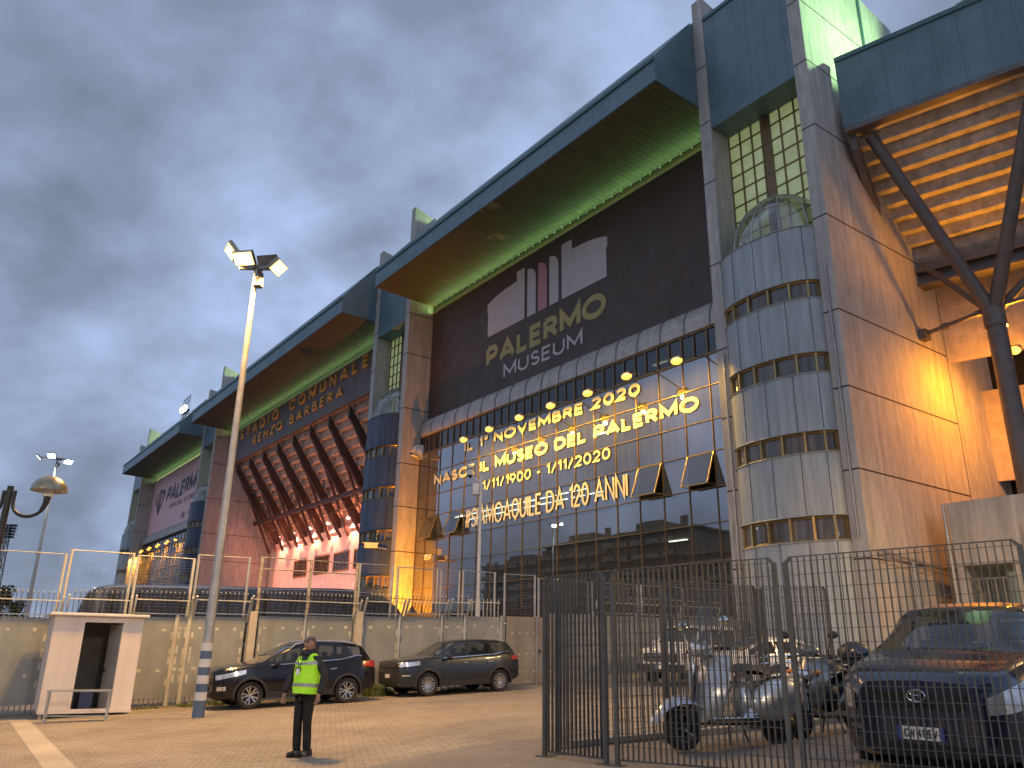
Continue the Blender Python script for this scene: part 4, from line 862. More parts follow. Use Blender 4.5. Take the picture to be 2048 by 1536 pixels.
def car(name, label, cat, loc, rz, P, tilt=0., group=None):
    t = thing(name, label, cat, loc, rz, group); t.rotation_euler = (0, tilt, rz)
    Ln = P['L']; d = P.get('sm', .06); rw = P.get('roofw', .76)
    top = lambda s: smf(P['top'], s, d); bel = lambda s: min(smf(P['belt'], s, d), top(s)-.03)
    wid = lambda s: smf(P['wid'], s, d); bot = lambda s: smf(P['bot'], s, .04)
    zc = P.get('zc', .62)
    def sidey(s, z): return wid(s)*(1-P.get('bulge', .055)*((z-zc)/.45)**2*(1 if z > zc else .7))
    NS = 8
    def section(s):
        b = bot(s); e = bel(s); T = top(s); pts = [(0, b), (sidey(s, b)*.78, b)]
        for k in range(NS+1):
            z = b+.04+(e-b-.04)*k/NS; pts.append((sidey(s, z), z))
        h = T-e; g = S01(h/.42); yb = sidey(s, e); yr = yb*(.93*(1-g)+rw*g/.965)
        zr = T-(.02+.055*g)
        for k in (.10, .5, .90): pts.append((yb*.985+(yr-yb*.985)*k, e+(zr-e)*k))
        pts += [(yr, zr), (yr*.90, T-.018*g-.008), (yr*.5, T+.004), (0, T+.012)]
        return pts
    n = int(Ln/.05); ss = [Ln*i/n for i in range(n+1)]; secs = [section(s) for s in ss]; K = len(secs[0])
    Wc = [(s, P['wr']) for s in P['wheels']]; Ra = P['wr']+P.get('gap', .055)
    pos = {}
    for i, s in enumerate(ss):
        for j, (y, z) in enumerate(secs[i]):
            x = s
            if 2 <= j <= NS+1:
                for sw, r in Wc:
                    dx, dz = x-sw, z-r; q = math.hypot(dx, dz)
                    if abs(q-Ra) < .032 and q > 0: x = sw+dx/q*Ra; z = r+dz/q*Ra; y = sidey(x, z)
            pos[i, j] = (x, y, z)
    body = MB(); glz = {}
    def emit(mb, quad):
        for sg in (1, -1):
            if isinstance(mb, tuple):
                key = mb if mb[0] == 'glass' else mb+(sg,); (glz.setdefault(key, MB())).add([(Ln/2-x, sg*y, z) for x, y, z in quad], [(0,1,2,3)] if sg > 0 else [(3,2,1,0)]); continue
            mb.add([(Ln/2-x, sg*y, z) for x, y, z in quad], [(0,1,2,3)] if sg > 0 else [(3,2,1,0)])
    for i in range(n):
        for j in range(K-1):
            Q = [pos[i,j], pos[i+1,j], pos[i+1,j+1], pos[i,j+1]]; cx = sum(q[0] for q in Q)/4; cz = sum(q[2] for q in Q)/4
            if j <= NS+1 and any(math.hypot(cx-sw, cz-r) < Ra for sw, r in Wc): continue
            h = top(cx)-bel(cx); tgt = body
            if NS+3 <= j <= NS+4 and P['swin'][0] < cx < P['swin'][1] and h > P.get('minwin', .14) and not any(abs(cx-p) < pw for p, pw in P['pillars']): tgt = ('side', sum(cx > p for p, pw in P['pillars']))
            if j >= NS+7 and any(a < cx < b for a, b in P['tglass']): tgt = ('glass', cx > Ln/2)
            if j == NS+6 and any(a+.06 < cx < b-.06 for a, b in P['tglass']) and P.get('wide'): tgt = ('glass', cx > Ln/2)
            emit(tgt, Q)
    for i, fl in ((0, False), (n, True)):
        ring = [(Ln/2-pos[i,j][0], pos[i,j][1], pos[i,j][2]) for j in range(K)]+[(Ln/2-pos[i,j][0], -pos[i,j][1], pos[i,j][2]) for j in range(K-2, 0, -1)]
        body.add(ring, [tuple(range(len(ring)))])
    body.build('body', P['paint'], t, smooth=38, weld=True)
    for key, g in glz.items(): g.build('side_window' if key[0] == 'side' else ('rear_window' if key[1] else 'windscreen'), P.get('glass', M['carglass']), t, smooth=True, weld=True)
    tub = MB(); zf = P.get('tubz', .62); x0, x1 = P['swin'][0]-.2, min(P['swin'][1]+.2, Ln-.25); wm_ = wid(Ln/2)*.9
    tub.box(Ln/2-x1, Ln/2-x0, -wm_, wm_, zf-.03, zf); tub.build('interior', M['plastic'], t)
    for sx in P.get('seats', ()):                            # seat backs with head rests
        for y in (-.37, .37):
            m_ = MB(); m_.bar((Ln/2-sx, y, zf), (Ln/2-sx-.18, y, zf+.52), .46, .13, (1,0,0)); m_.bar((Ln/2-sx-.2, y, zf+.55), (Ln/2-sx-.23, y, zf+.74), .26, .10, (1,0,0)); m_.build('seat', M['plastic'], t, bevel=.03)
    for sw, r in Wc:
        for sg in (1, -1):
            prev = None; trim = MB(); liner = MB()
            for k in range(25):
                a = R(-14+208*k/24); xx = sw+math.cos(a)*Ra; z = r+math.sin(a)*Ra; z = max(z, bot(sw)-.02); y = sidey(xx, max(z, .2))
                xo = sw+math.cos(a)*(Ra+P.get('clad', .06)); zo = max(r+math.sin(a)*(Ra+P.get('clad', .06)), bot(sw)-.02); yo = sidey(xo, max(zo, .2))
                cur = [(Ln/2-xx, sg*(y-.10), z), (Ln/2-xx, sg*(y+.016), z), (Ln/2-xo, sg*(yo+.012), zo), (Ln/2-xo, sg*(yo-.01), zo)]
                if prev: 
                    for q in range(3): trim.add([prev[q], cur[q], cur[q+1], prev[q+1]], [(0,1,2,3)])
                    liner.add([(Ln/2-pa, sg*(yy-.02), pz), (Ln/2-xx, sg*(y-.02), z), (Ln/2-xx, sg*(y-.42), z), (Ln/2-pa, sg*(yy-.42), pz)], [(0,1,2,3)])
                prev = cur; pa, pz, yy = xx, z, y
            liner.box(Ln/2-sw-Ra, Ln/2-sw+Ra, sg*(wid(sw)-.42), sg*(wid(sw)-.40), .15, r+Ra)
            trim.build('arch_trim', P.get('cladmat', M['plastic']), t, smooth=40); liner.build('wheel_well', M['dark'], t)
    for sw, r in Wc:
        for sg in (1, -1): wheel(t, Ln/2-sw, sg*(wid(sw)-.115), r, sg, P.get('rimmat', M['alloy']), P.get('spokes', 5), P.get('tw', .22))
    lines = MB()
    for s in P.get('doors', ()):
        for sg in (1, -1):
            pts = [(Ln/2-s, sg*(sidey(s, z)+.002), z) for z in [bot(s)+.12+(bel(s)-bot(s)-.12)*k/10 for k in range(11)]]; lines.tube(pts, .005, 4)
    for z in P.get('crease', ()):
        pass
    if lines.v: lines.build('door_seam', M['dark'], t)
    trimm = MB()                                             # bright line under the side windows
    if P.get('chrome', True):
        for sg in (1, -1):
            s0, s1 = P['swin']; trimm.tube([(Ln/2-s, sg*(sidey(s, bel(s))+.004), bel(s)+.012) for s in [s0+(s1-s0)*k/24 for k in range(25)]], .011, 5)
        trimm.build('window_trim', M['chrome'], t)
    sill = MB()
    if P.get('sill'):
        for sg in (1, -1):
            sill.grid(lambda u, q: (Ln/2-(P['wheels'][0]+Ra+(P['wheels'][1]-P['wheels'][0]-2*Ra)*u), sg*(sidey(P['wheels'][0]+Ra+(P['wheels'][1]-P['wheels'][0]-2*Ra)*u, bot(2)+.02+.15*q)+.014), bot(2)+.0+.16*q), 12, 2)
        sill.build('sill_trim', M['plastic'], t)
    def patch(nm, s0, s1, lo, hi, m, off=.010, par=t):
        for sg in (1, -1):
            def f(u, q):
                s = s0+(s1-s0)*u; z = lo(u)+(hi(u)-lo(u))*q; k = S01(1-s/.5) if s < 1 else (-S01(1-(Ln-s)/.5))
                return (Ln/2-s+off*k, sg*(sidey(s, z)+off), z)
            MB().grid(f, 14, 4).build(nm, m, par, smooth=True)
    hb = MB()
    for s in P.get('handles', ()):
        for sg in (1, -1): z = P.get('hz', .93); hb.bar((Ln/2-s, sg*(sidey(s, z)+.03), z), (Ln/2-s-.2, sg*(sidey(s+.2, z)+.03), z+.01), .03, .035)
    if hb.v: hb.build('door_handle', P.get('handlemat', M['chrome']), t, bevel=.008)
    if 'mirror' in P:
        s, z = P['mirror']
        for sg in (1, -1):
            m_ = MB(); y = sidey(s, z-.1); m_.ball((Ln/2-s-.02, sg*(y+.13), z), .07, .125, .085, 10, 7); m_.bar((Ln/2-s, sg*(y-.04), z-.06), (Ln/2-s, sg*(y+.08), z-.04), .06, .04); m_.build('mirror', P.get('mirrormat', P['paint']), t, smooth=50)
    if P.get('rails'):
        for sg in (1, -1):
            s0, s1 = P['rails']; MB().tube([(Ln/2-s, sg*(wid(s)*rw-.02), top(s)-.05+(0.055 if 0 < k < 16 else -.01)) for k, s in enumerate([s0+(s1-s0)*i/16 for i in range(17)])], .02, 6).build('roof_rail', M['alloy'], t, smooth=True)
    t['_'] = 0; del t['_']
    return t, patch, (lambda s, z: sidey(s, z)), top, bel
def plate_on(t, x, y, z, txt, w=.36, h=.11, blue=True):
    mb = MB(); mb.box(x, x+.012, y-w/2, y+w/2, z-h/2, z+h/2)
    if blue:
        mb.box(x+.003, x+.0145, y-w/2, y-w/2+.04, z-h/2, z+h/2, 1); mb.box(x+.003, x+.0145, y+w/2-.04, y+w/2, z-h/2, z+h/2, 1)
    o = mb.build('number_plate', [M['plate'], M['plateblue']], t)
    if txt:
        l = lettering(txt, -(w/2-.055), w/2-.055, z-.036, z+.036, 0, .003, .15); l.v = [(x+.0135+(.003-v[1]), y+v[0], v[2]) for v in l.v]; l.build('plate_lettering', M['black'], o)
paint_black = mat('car_paint_black', (.004,.004,.005), .22, .0, var=0, coat=.55, spec=.35); paint_grey = mat('car_paint_grey', (.026,.033,.040), .25, .35, var=0, coat=.55, spec=.35); paint_blue = mat('car_paint_blue', (.011,.016,.042), .25, .3, var=0, coat=1.)
paint_white = mat('car_paint_white', (.75,.73,.68), .3, 0, var=.05, coat=.6); paint_bus = mat('bus_paint', (.03,.03,.032), .22, .4, var=0, coat=1.)
# black sport utility car beside the man
fx, rx_ = V((-6.95,22.58)), V((-4.71,24.65)); hd = (V((-.84, -.54))).normalized()
def car_at(front_contact, s_front, halfw, Ln, head, near):
    """centre of a car from the ground point of its near front wheel"""
    hd = V(head).normalized(); ln = V((-hd.y, hd.x)); return V(front_contact)+hd*(s_front-Ln/2)+ln*halfw*near
KP = dict(L=4.53, top=[(0,.93),(.06,1.0),(.25,1.055),(.8,1.12),(1.22,1.17),(1.6,1.375),(2.05,1.585),(2.35,1.65),(2.8,1.68),(3.5,1.65),(4.05,1.57),(4.2,1.50),(4.42,1.14),(4.5,1.0),(4.53,.86)], belt=[(0,.82),(.25,.95),(1.0,1.05),(2.2,1.10),(3.4,1.16),(4.0,1.27),(4.53,.92)],
    wid=[(0,.60),(.05,.70),(.2,.80),(.5,.88),(1,.915),(2.2,.92),(3.6,.92),(4.1,.88),(4.4,.80),(4.53,.70)], bot=[(0,.30),(.15,.24),(.6,.26),(4,.27),(4.35,.34),(4.53,.42)], wheels=(.93,3.62), wr=.345, swin=(1.42,4.05), pillars=[(2.32,.035),(3.28,.035),(1.55,.02)], tglass=[(1.26,2.07),(4.1,4.42)],
    paint=paint_black, doors=(1.38,2.36,3.30), handles=(2.12,3.08), mirror=(1.55,1.10), rails=(2.0,4.0), sill=True, seats=(2.25,3.15), spokes=5)
c = car_at((-6.82,22.42), .93, .80, 4.53, hd, -1)
k, patch, sy, tp, be = car('parked_car', 'black sport utility car with silver roof rails parked behind the man', 'car', (c.x, c.y, gz(c.x, c.y)), math.atan2(hd.y, hd.x), KP, tilt=-.025, group='cars parked along the boundary wall')
k.rotation_euler = (0, .034, math.atan2(hd.y, hd.x))
patch('headlight', .06, .78, lambda u: .74+.14*u, lambda u: .86+.13*u, M['lens']); patch('tail_light', 4.10, 4.50, lambda u: .99-.06*u, lambda u: 1.10+.02*u, M['redlens']); patch('fog_lamp', .10, .30, lambda u: .48, lambda u: .58, M['lens'])
X = 4.53/2
mb = MB(); mb.box(X, X+.02, -.46, .46, .60, .90); mb.box(X-.02, X+.025, -.5, .5, .32, .46); mb.build('grille', M['plastic'], k, bevel=.02)
mb = MB()
for z in (.66,.735,.81): mb.box(X+.018, X+.034, -.43, .43, z-.016, z+.016)
for a, b in (((-.47,.9),(.47,.9)),((-.47,.9),(-.40,.6)),((.47,.9),(.40,.6)),((-.4,.6),(.4,.6))): mb.bar((X+.02,a[0],a[1]),(X+.02,b[0],b[1]), .03, .03)
mb.build('grille_bar', M['chrome'], k); plate_on(k, X+.03, 0, .53, None)
# dark grey sport utility car
JP = dict(L=4.40, top=[(0,1.00),(.06,1.04),(.3,1.08),(.8,1.11),(1.25,1.15),(1.55,1.33),(1.98,1.56),(2.3,1.615),(3.0,1.63),(3.7,1.60),(4.0,1.54),(4.2,1.36),(4.34,1.12),(4.40,.9)], belt=[(0,.86),(.25,.95),(1.0,1.06),(2.2,1.10),(3.4,1.15),(3.9,1.24),(4.4,.94)],
    wid=[(0,.66),(.06,.76),(.2,.84),(.5,.89),(1,.905),(3.6,.905),(4.1,.87),(4.3,.80),(4.40,.72)], bot=[(0,.34),(.2,.25),(.6,.27),(3.9,.28),(4.25,.36),(4.4,.45)], wheels=(.91,3.55), wr=.345, swin=(1.45,3.95), pillars=[(2.36,.035),(3.28,.03),(1.58,.02)], tglass=[(1.3,2.0),(3.98,4.28)],
    paint=paint_grey, doors=(1.40,2.40,3.32), handles=(2.14,3.06), mirror=(1.58,1.12), sill=True, seats=(2.3,3.15), spokes=7, clad=.075)
hj = V((-.82, -.57)).normalized(); c = car_at((-2.45,25.72), .91, .79, 4.40, hj, -1)
j_, patch, sy, tp, be = car('parked_car', 'dark grey sport utility car with alloy wheels parked before the gate', 'car', (c.x, c.y, gz(c.x, c.y)), math.atan2(hj.y, hj.x), JP, group='cars parked along the boundary wall')
j_.rotation_euler = (0, .034, math.atan2(hj.y, hj.x))
patch('headlight', .03, .62, lambda u: .86+.05*u, lambda u: .99+.03*u, M['lens']); patch('tail_light', 4.04, 4.36, lambda u: .98, lambda u: 1.10, M['redlens']); patch('fog_lamp', .08, .3, lambda u: .60, lambda u: .64, M['lens'])
X = 2.20; mb = MB(); mb.box(X-.01, X+.02, -.60, .60, .84, .99); mb.box(X-.03, X+.02, -.62, .62, .40, .70); mb.build('grille', M['plastic'], j_, bevel=.02); mb = MB()
for i in range(7): mb.box(X+.015, X+.035, -.48+i*.16-.052, -.48+i*.16+.052, .865, .88); mb.box(X+.015, X+.035, -.48+i*.16-.052, -.48+i*.16+.052, .95, .965); mb.box(X+.015, X+.035, -.48+i*.16-.055, -.48+i*.16-.042, .865, .965); mb.box(X+.015, X+.035, -.48+i*.16+.042, -.48+i*.16+.055, .865, .965)
mb.build('grille_bar', M['chrome'], j_); plate_on(j_, X+.03, .0, .60, None); MB().tube([(-1.2,0,1.62),(-1.35,0,1.86)], .006, 5).build('aerial', M['plastic'], j_)
# blue people carrier behind the fence
TP = dict(L=4.36, top=[(0,.84),(.05,.90),(.2,.97),(.5,1.04),(.85,1.10),(1.0,1.14),(1.4,1.40),(1.8,1.60),(2.2,1.67),(3.2,1.68),(3.9,1.61),(4.1,1.5),(4.28,1.15),(4.36,.9)], belt=[(0,.72),(.25,.86),(.9,1.0),(2.2,1.03),(3.6,1.08),(4.0,1.14),(4.36,.9)],
    wid=[(0,.50),(.05,.62),(.15,.72),(.35,.81),(.7,.87),(1.2,.885),(3.5,.885),(4.0,.85),(4.3,.76),(4.36,.68)], bot=[(0,.24),(.15,.19),(.6,.22),(4,.24),(4.36,.4)], wheels=(.86,3.61), wr=.31, swin=(1.25,4.0), pillars=[(1.75,.02),(2.3,.035),(3.2,.035)], tglass=[(.99,1.84),(4.0,4.28)], wide=True,
    paint=paint_blue, cladmat=paint_blue, clad=.03, doors=(1.3,2.3,3.25), handles=(2.05,3.0), mirror=(1.28,1.10), seats=(2.0,2.95), chrome=False, tubz=.72, roofw=.74)
ht = V((-.70, -.714)).normalized(); sc_ = 1.08; fc = V((4.08, 8.42)); c = fc-ht*(4.36/2*sc_)
tv, patch, sy, tp, be = car('parked_car', 'dark blue people carrier seen nose-on through the steel fence', 'car', (c.x, c.y, .47), math.atan2(ht.y, ht.x), TP)
tv.scale = (sc_,)*3; X = 2.18
patch('headlight', .03, .60, lambda u: .60+.10*u+.14*u**4, lambda u: .74+.22*u**.7, M['lens']); patch('fog_lamp', .05, .2, lambda u: .36, lambda u: .42, M['plastic'])
mb = MB()
for z, h, wd in ((.735,.028,.44),(.66,.030,.40)): mb.box(X-.03, X+.012, -wd, wd, z-h, z+h)
mb.box(X-.05, X+.008, -.46, .46, .235, .33); mb.build('grille', M['dark'], tv); mb = MB()
Mz = Matrix.Translation((X+.016, 0, .735)) @ Matrix.Rotation(R(90), 4, 'Z') @ Matrix.Rotation(R(90), 4, 'X')
def ring(a, b, dz, r_=.007): mb.tube([(X+.02, a*math.cos(t), .738+dz+b*math.sin(t)) for t in [2*PI*i/28 for i in range(29)]], r_, 5, caps=False)
ring(.078, .052, 0); ring(.050, .020, .024, .006); ring(.018, .048, .0, .006); mb.build('badge', M['chrome'], tv)
plate_on(tv, X+.012, 0, .42, "CW 412EV", .40, .11)
for y in (-.22, .25): 
    w_ = MB(); w_.bar((X-1.02,y,1.125),(X-1.10,y+.52 if y < 0 else y+.42,1.17), .02, .015); w_.build('wiper', M['plastic'], tv)
MB().add([(X-1.07,-.65,1.11),(X-1.07,.15,1.115),(X-1.36,.1,1.14),(X-1.36,-.62,1.12)], [(0,1,2,3)]).build('sun_shade', mat('sheet_paper', (.35,.37,.4), .6), tv)
mb = MB(); mb.tube([(X-1.55,.37+.18*math.cos(a),.98+.18*math.sin(a)) for a in [2*PI*i/20 for i in range(21)]], .014, 6, caps=False); mb.bar((X-1.55,.2,.98),(X-1.55,.54,.98),.03,.03); mb.build('steering_wheel', M['plastic'], tv)
# white van and white hatchback beyond the scooters
VP = dict(L=4.7, top=[(0,1.05),(.1,1.12),(.9,1.22),(1.15,1.28),(1.55,1.75),(1.8,1.88),(2.4,1.93),(4.3,1.93),(4.6,1.85),(4.7,1.6)], belt=[(0,.95),(.3,1.05),(1.2,1.18),(4.7,1.2)], wid=[(0,.74),(.1,.84),(.4,.90),(4.4,.92),(4.7,.86)], bot=[(0,.42),(.3,.36),(4.7,.42)],
    wheels=(.9,3.7), wr=.37, swin=(1.3,4.3), pillars=[(2.3,.05),(3.3,.05)], tglass=[(1.18,1.68)], paint=paint_white, doors=(1.3,2.3), mirror=(1.4,1.3), chrome=False, clad=.05, roofw=.86, seats=(2.2,))
hv = V((-.62, -.78)).normalized(); c = V((5.05, 27.6))-hv*2.35
van, patch, sy, tp, be = car('white_van', 'boxy white off-road van with a dark grille behind the fence enclosure', 'van', (c.x, c.y, gz(c.x, c.y)), math.atan2(hv.y, hv.x), VP)
X = 2.35; mb = MB(); mb.box(X, X+.03, -.62, .62, .70, .96); mb.box(X, X+.06, -.86, .86, .42, .62); mb.build('grille', M['plastic'], van, bevel=.02); patch('headlight', .02, .2, lambda u: .76, lambda u: .94, M['lens']); plate_on(van, X+.06, 0, .53, None)
mb = MB()
for z in (.76, .83, .9): mb.box(X+.03, X+.04, -.55, .55, z-.012, z+.012)
mb.build('grille_bar', M['chrome'], van)
HP = dict(L=4.0, top=[(0,.80),(.06,.88),(.5,1.0),(.95,1.06),(1.2,1.2),(1.75,1.46),(2.2,1.50),(3.0,1.47),(3.5,1.36),(3.85,1.0),(4.0,.8)], belt=[(0,.7),(.3,.85),(1,.95),(3.4,1.02),(4,.8)], wid=[(0,.55),(.1,.70),(.4,.80),(3.5,.83),(3.9,.74),(4,.66)], bot=[(0,.28),(.3,.22),(3.7,.24),(4,.36)], wheels=(.8,3.3), wr=.29, swin=(1.15,3.5), pillars=[(2.1,.04),(2.9,.04)], tglass=[(1.0,1.74),(3.45,3.85)], paint=paint_white, cladmat=paint_white, clad=.02, doors=(1.2,2.15), mirror=(1.25,1.0), chrome=False, seats=(2.0,))
c = V((7.7, 25.6)); hh_ = V((-.93, -.36)).normalized()
hb_, patch, sy, tp, be = car('white_hatchback', 'small white car with a rounded roof behind the silver scooter', 'car', (c.x, c.y, gz(c.x, c.y)), math.atan2(hh_.y, hh_.x), HP)
patch('headlight', .05, .4, lambda u: .62, lambda u: .76, M['lens'])
BP = dict(L=12.4, top=[(0,1.5),(.12,2.2),(.5,2.9),(1.1,3.38),(1.9,3.62),(3,3.70),(11.4,3.70),(11.9,3.6),(12.2,3.3),(12.36,2.7),(12.4,2.0)], belt=[(0,1.2),(.5,1.45),(12,1.5),(12.4,1.4)], wid=[(0,.95),(.2,1.12),(.6,1.22),(1,1.25),(11.8,1.25),(12.2,1.2),(12.4,1.1)], bot=[(0,.4),(12.4,.4)], zc=1.2, bulge=.01, wheels=(2.7,8.9), wr=.5, swin=(1.0,11.5), pillars=[(11.0,.06)], tglass=[(.1,1.3)], wide=True,
    paint=paint_bus, glass=M['busglass'], cladmat=paint_bus, clad=.03, chrome=False, roofw=.90, tubz=1.2, tw=.3, sm=.12, doors=(3.6,6,8))
hbz = V((.845, .535)).normalized(); rear = V((-14.45, 27.5)); c = rear+hbz*6.2+V((-hbz.y, hbz.x))*1.12
bus, patch, sy, tp, be = car('coach', 'long dark touring coach with a red rear light standing behind the wall', 'bus', (c.x, c.y, gz(c.x, c.y)+.0), math.atan2(hbz.y, hbz.x), BP)
bus.rotation_euler = (0, -.034, math.atan2(hbz.y, hbz.x))
patch('tail_light', 11.75, 12.2, lambda u: 2.6-.1*u, lambda u: 3.25-.35*u, M['redlens'], .02); patch('marker_lamp', 12.0, 12.15, lambda u: 2.75, lambda u: 2.88, M['lens'], .03)
for sg in (1, -1): MB().tube([(6.2-s, sg*1.135, tp(s)-.10) for s in [1.6+10*i/30 for i in range(31)]], .035, 6).build('roof_trim', M['alloy'], bus, smooth=True)

# ------------------------------------------------------------------ scooters
def scooter(label, loc, rz, paint, r=.225, wb=1.36, retro=True, topcase=False):
    t = thing('motor_scooter', label, 'scooter', loc, rz, None); fx, rx = wb*.5, -wb*.5
    for x in (fx, rx): wheel(t, x, 0, r, 1 if x > 0 else -1, M['alloy'], 5, .12, False, .62)
    for sgn in (1,):
        MB().tube([(fx-.02,.075,r),(fx-.10,.07,r+.22),(fx-.24,.03,.86)], .028, 8).build('fork', M['plastic'], t)
    fr = r+.09
    MB().grid(lambda u, q: (fx+.005+fr*1.12*math.cos(R(8+165*u)), (q-.5)*2*(.085+.035*math.sin(PI*u)), r+.02+fr*math.sin(R(8+165*u))*(1-.28*abs(2*q-1)**2.2)), 18, 8).build('front_fender', paint, t, smooth=60)
    sh = MB(); zb_, zt_ = (.28, .98) if retro else (.36, 1.02)
    def shield(u, q):
        z = zb_+(zt_-zb_)*q; wv = (.12+.19*math.sin(PI*(.12+.80*q))) if retro else (.11+.16*math.sin(PI*q*.8)); a = 2*u-1
        return (fx-.19-.13*q+(-.10*q+.05*math.sin(PI*q) if retro else .10*math.sin(PI*q))-.16*a*a, a*wv, z)
    sh.grid(shield, 14, 14); sh.grid(lambda u, q: tuple(V(shield(u, q))-V((.03,0,0))), 14, 14)
    sh.ball((fx-.21 if retro else fx-.16,0,.66), .06, .055, .30 if retro else .22, 10, 8); sh.build('leg_shield', paint, t, smooth=60)
    hx = fx-.40
    hd_ = MB().ball((hx+.05,0,1.04 if retro else 1.12), .13, .17, .085, 14, 8); hd_.build('handlebar_cover', paint, t, smooth=True)
    hbm = MB(); hbm.tube([(hx-.06,-.36,1.04),(hx,-.16,1.05),(hx,.16,1.05),(hx-.06,.36,1.04)], .017, 7); hbm.tube([(hx-.06,-.38,1.04),(hx-.03,-.25,1.045)], .024, 8); hbm.tube([(hx-.06,.38,1.04),(hx-.03,.25,1.045)], .024, 8)
    for s in (1,-1): hbm.tube([(hx+.03,s*.2,1.02),(hx+.05,s*.36,1.01)], .008, 5)
    hbm.build('handlebar', M['plastic'], t)
    if retro: MB().ball((hx+.155,0,1.04), .05, .085, .075, 12, 8).build('headlight', M['lens'], t, smooth=True)
    else: 
        MB().ball((fx-.13,0,.80), .09, .16, .075, 14, 8).build('headlight', M['lens'], t, smooth=True)
        MB().grid(lambda u, q: (hx+.20-.22*q-.14*(2*u-1)**2, (2*u-1)*(.26-.07*q*q), 1.08+.55*q), 8, 6).build('windscreen', glassmat('screen_clear', (.88,.87,.82), .12, .06), t, smooth=True)
        for s in (1,-1): MB().ball((fx-.2,s*.2,.84), .08, .05, .035, 8, 6).build('indicator', M['amber'], t, smooth=True)
    for s in (1,-1):
        m_ = MB().tube([(hx-.02,s*.27,1.06),(hx+.02,s*.31,1.17),(hx,s*.36,1.30)], .008, 5); m_.ball((hx,s*.38,1.33), .02, .085, .055, 10, 6); m_.build('mirror', M['chrome'] if retro else M['plastic'], t)
    if retro:
        MB().grid(lambda u, q: (hx+.17-.16*q-.1*(2*u-1)**2, (2*u-1)*(.20-.05*q), 1.02+.50*q), 8, 6).build('windscreen', glassmat('screen_perspex', (.85,.83,.76), .35, .08), t, smooth=True)
    fl = MB(); fl.box(-.22, fx-.26, -.19, .19, .25, .31); fl.box(-.24, fx-.28, -.21, -.18, .27, .33, 1); fl.box(-.24, fx-.28, .18, .21, .27, .33, 1); fl.build('floorboard', [M['plastic'], M['chrome'] if retro else paint], t, bevel=.02)
    bd = MB()
    if retro:
        bd.grid(lambda u, q: (-.10-1.0*u, (2*q-1)*(.10+.10*math.sin(PI*min(1,u*.85+.18)))*math.cos((2*q-1)*.3), (.32+.36*u**.5+.10*math.sin(PI*u))*(1-.42*abs(2*q-1)**3)+.06), 16, 10)
        for s in (1,-1): bd.ball((rx+.10,s*.15,.50), .40, .13, .225, 18, 12, M=Matrix.Rotation(R(10), 4, 'Y'))
        bd.ball((-.18,0,.46), .13, .14, .24, 12, 8)
    else:
        bd.ball((rx+.22,0,.66), .58, .16, .16, 18, 10, M=Matrix.Rotation(R(14), 4, 'Y')); bd.ball((-.05,0,.50), .25, .15, .20, 14, 8)
        for s in (1,-1): bd.tube([(.0,s*.17,.42),(-.35,s*.19,.66),(rx-.28,s*.12,.86)], [.05,.06,.03], 8)
    bd.build('rear_body', paint if retro else M['plastic'], t, smooth=60)
    if not retro:
        for s in (1,-1): MB().tube([(.05,s*.185,.40),(-.30,s*.205,.66),(rx-.25,s*.14,.88)], [.03,.05,.02], 8).build('side_trim', paint, t, smooth=60)
    st = MB(); sz = .78 if retro else .84
    st.grid(lambda u, q: (-.02-.86*u, (2*q-1)*(.10+.06*math.sin(PI*min(1,.25+u))), sz+.03*math.sin(PI*u*2.2)+.05*u+(.075-.085*abs(2*q-1)**2.5)*min(1,u*6+.3)*min(1,(1-u)*8+.2)), 16, 8); st.grid(lambda u, q: (-.02-.86*u, (2*q-1)*(.10+.06*math.sin(PI*min(1,.25+u))), sz-.05+.03*u), 16, 2); st.build('seat', M['plastic'], t, smooth=60)
    MB().ball((rx-.34,0,.62), .04, .07, .05, 8, 6).build('tail_light', M['redlens'], t)
    un = MB(); un.ball((rx+.08,.10,.26), .26, .07, .10, 10, 6); un.tube([(rx+.30,-.1,.24),(rx-.28,-.15,.28)], .055, 8); un.box(rx-.2,rx+.32,-.06,.06,.22,.40); un.build('engine', M['plastic'], t, smooth=50); sn = MB().tube([(-.05,.1,.26),(-.10,.18,.0)], .013, 5); sn.tube([(-.05,-.1,.26),(-.10,-.18,.0)], .013, 5); sn.tube([(-.05,-.1,.25),(-.05,.1,.25)], .013, 5); sn.build('stand', M['plastic'], t)
    if retro:
        rk = MB()
        for z in (.90,.97): rk.tube([(rx+.02,-.14,z),(rx-.3,-.15,z+.02),(rx-.36,0,z+.03),(rx-.3,.15,z+.02),(rx+.02,.14,z)], .009, 6)
        for y in (-.08,0,.08): rk.tube([(rx,y,.97),(rx-.33,y,.99)], .007, 5)
        rk.build('luggage_rack', M['chrome'], t)
    if topcase:
        tcz = MB().ball((rx-.16,0,1.09), .27, .24, .17, 16, 10); tcz.box(rx-.38,rx+.06,-.2,.2,.94,1.0); tcz.build('top_case', M['plastic'], t, smooth=50)
    MB().box(rx-.42,rx-.41,-.09,.09,.38,.52).build('number_plate', M['plate'], t)
    return t
paint_silver = mat('scooter_silver', (.42,.44,.46), .28, .5, var=.03, coat=.8)
hs = V((-.90,-.42)); c = V((2.83,10.72)); a_ = scooter('silver retro scooter with clear windscreen parked behind the steel fence', (c.x,c.y,gz(c.x,c.y)-.01), math.atan2(hs.y,hs.x), paint_silver); a_.scale = (1.12,)*3; a_.rotation_euler[0] = .06
hs = V((-.78,-.62)); c = V((4.50,11.90)); scooter('dark maxi scooter with a black top case facing the viewer', (c.x,c.y,gz(c.x,c.y)-.03), math.atan2(hs.y,hs.x), mat('scooter_grey', (.20,.21,.22), .3, .5, var=.03, coat=.8), r=.29, wb=1.45, retro=False, topcase=True)
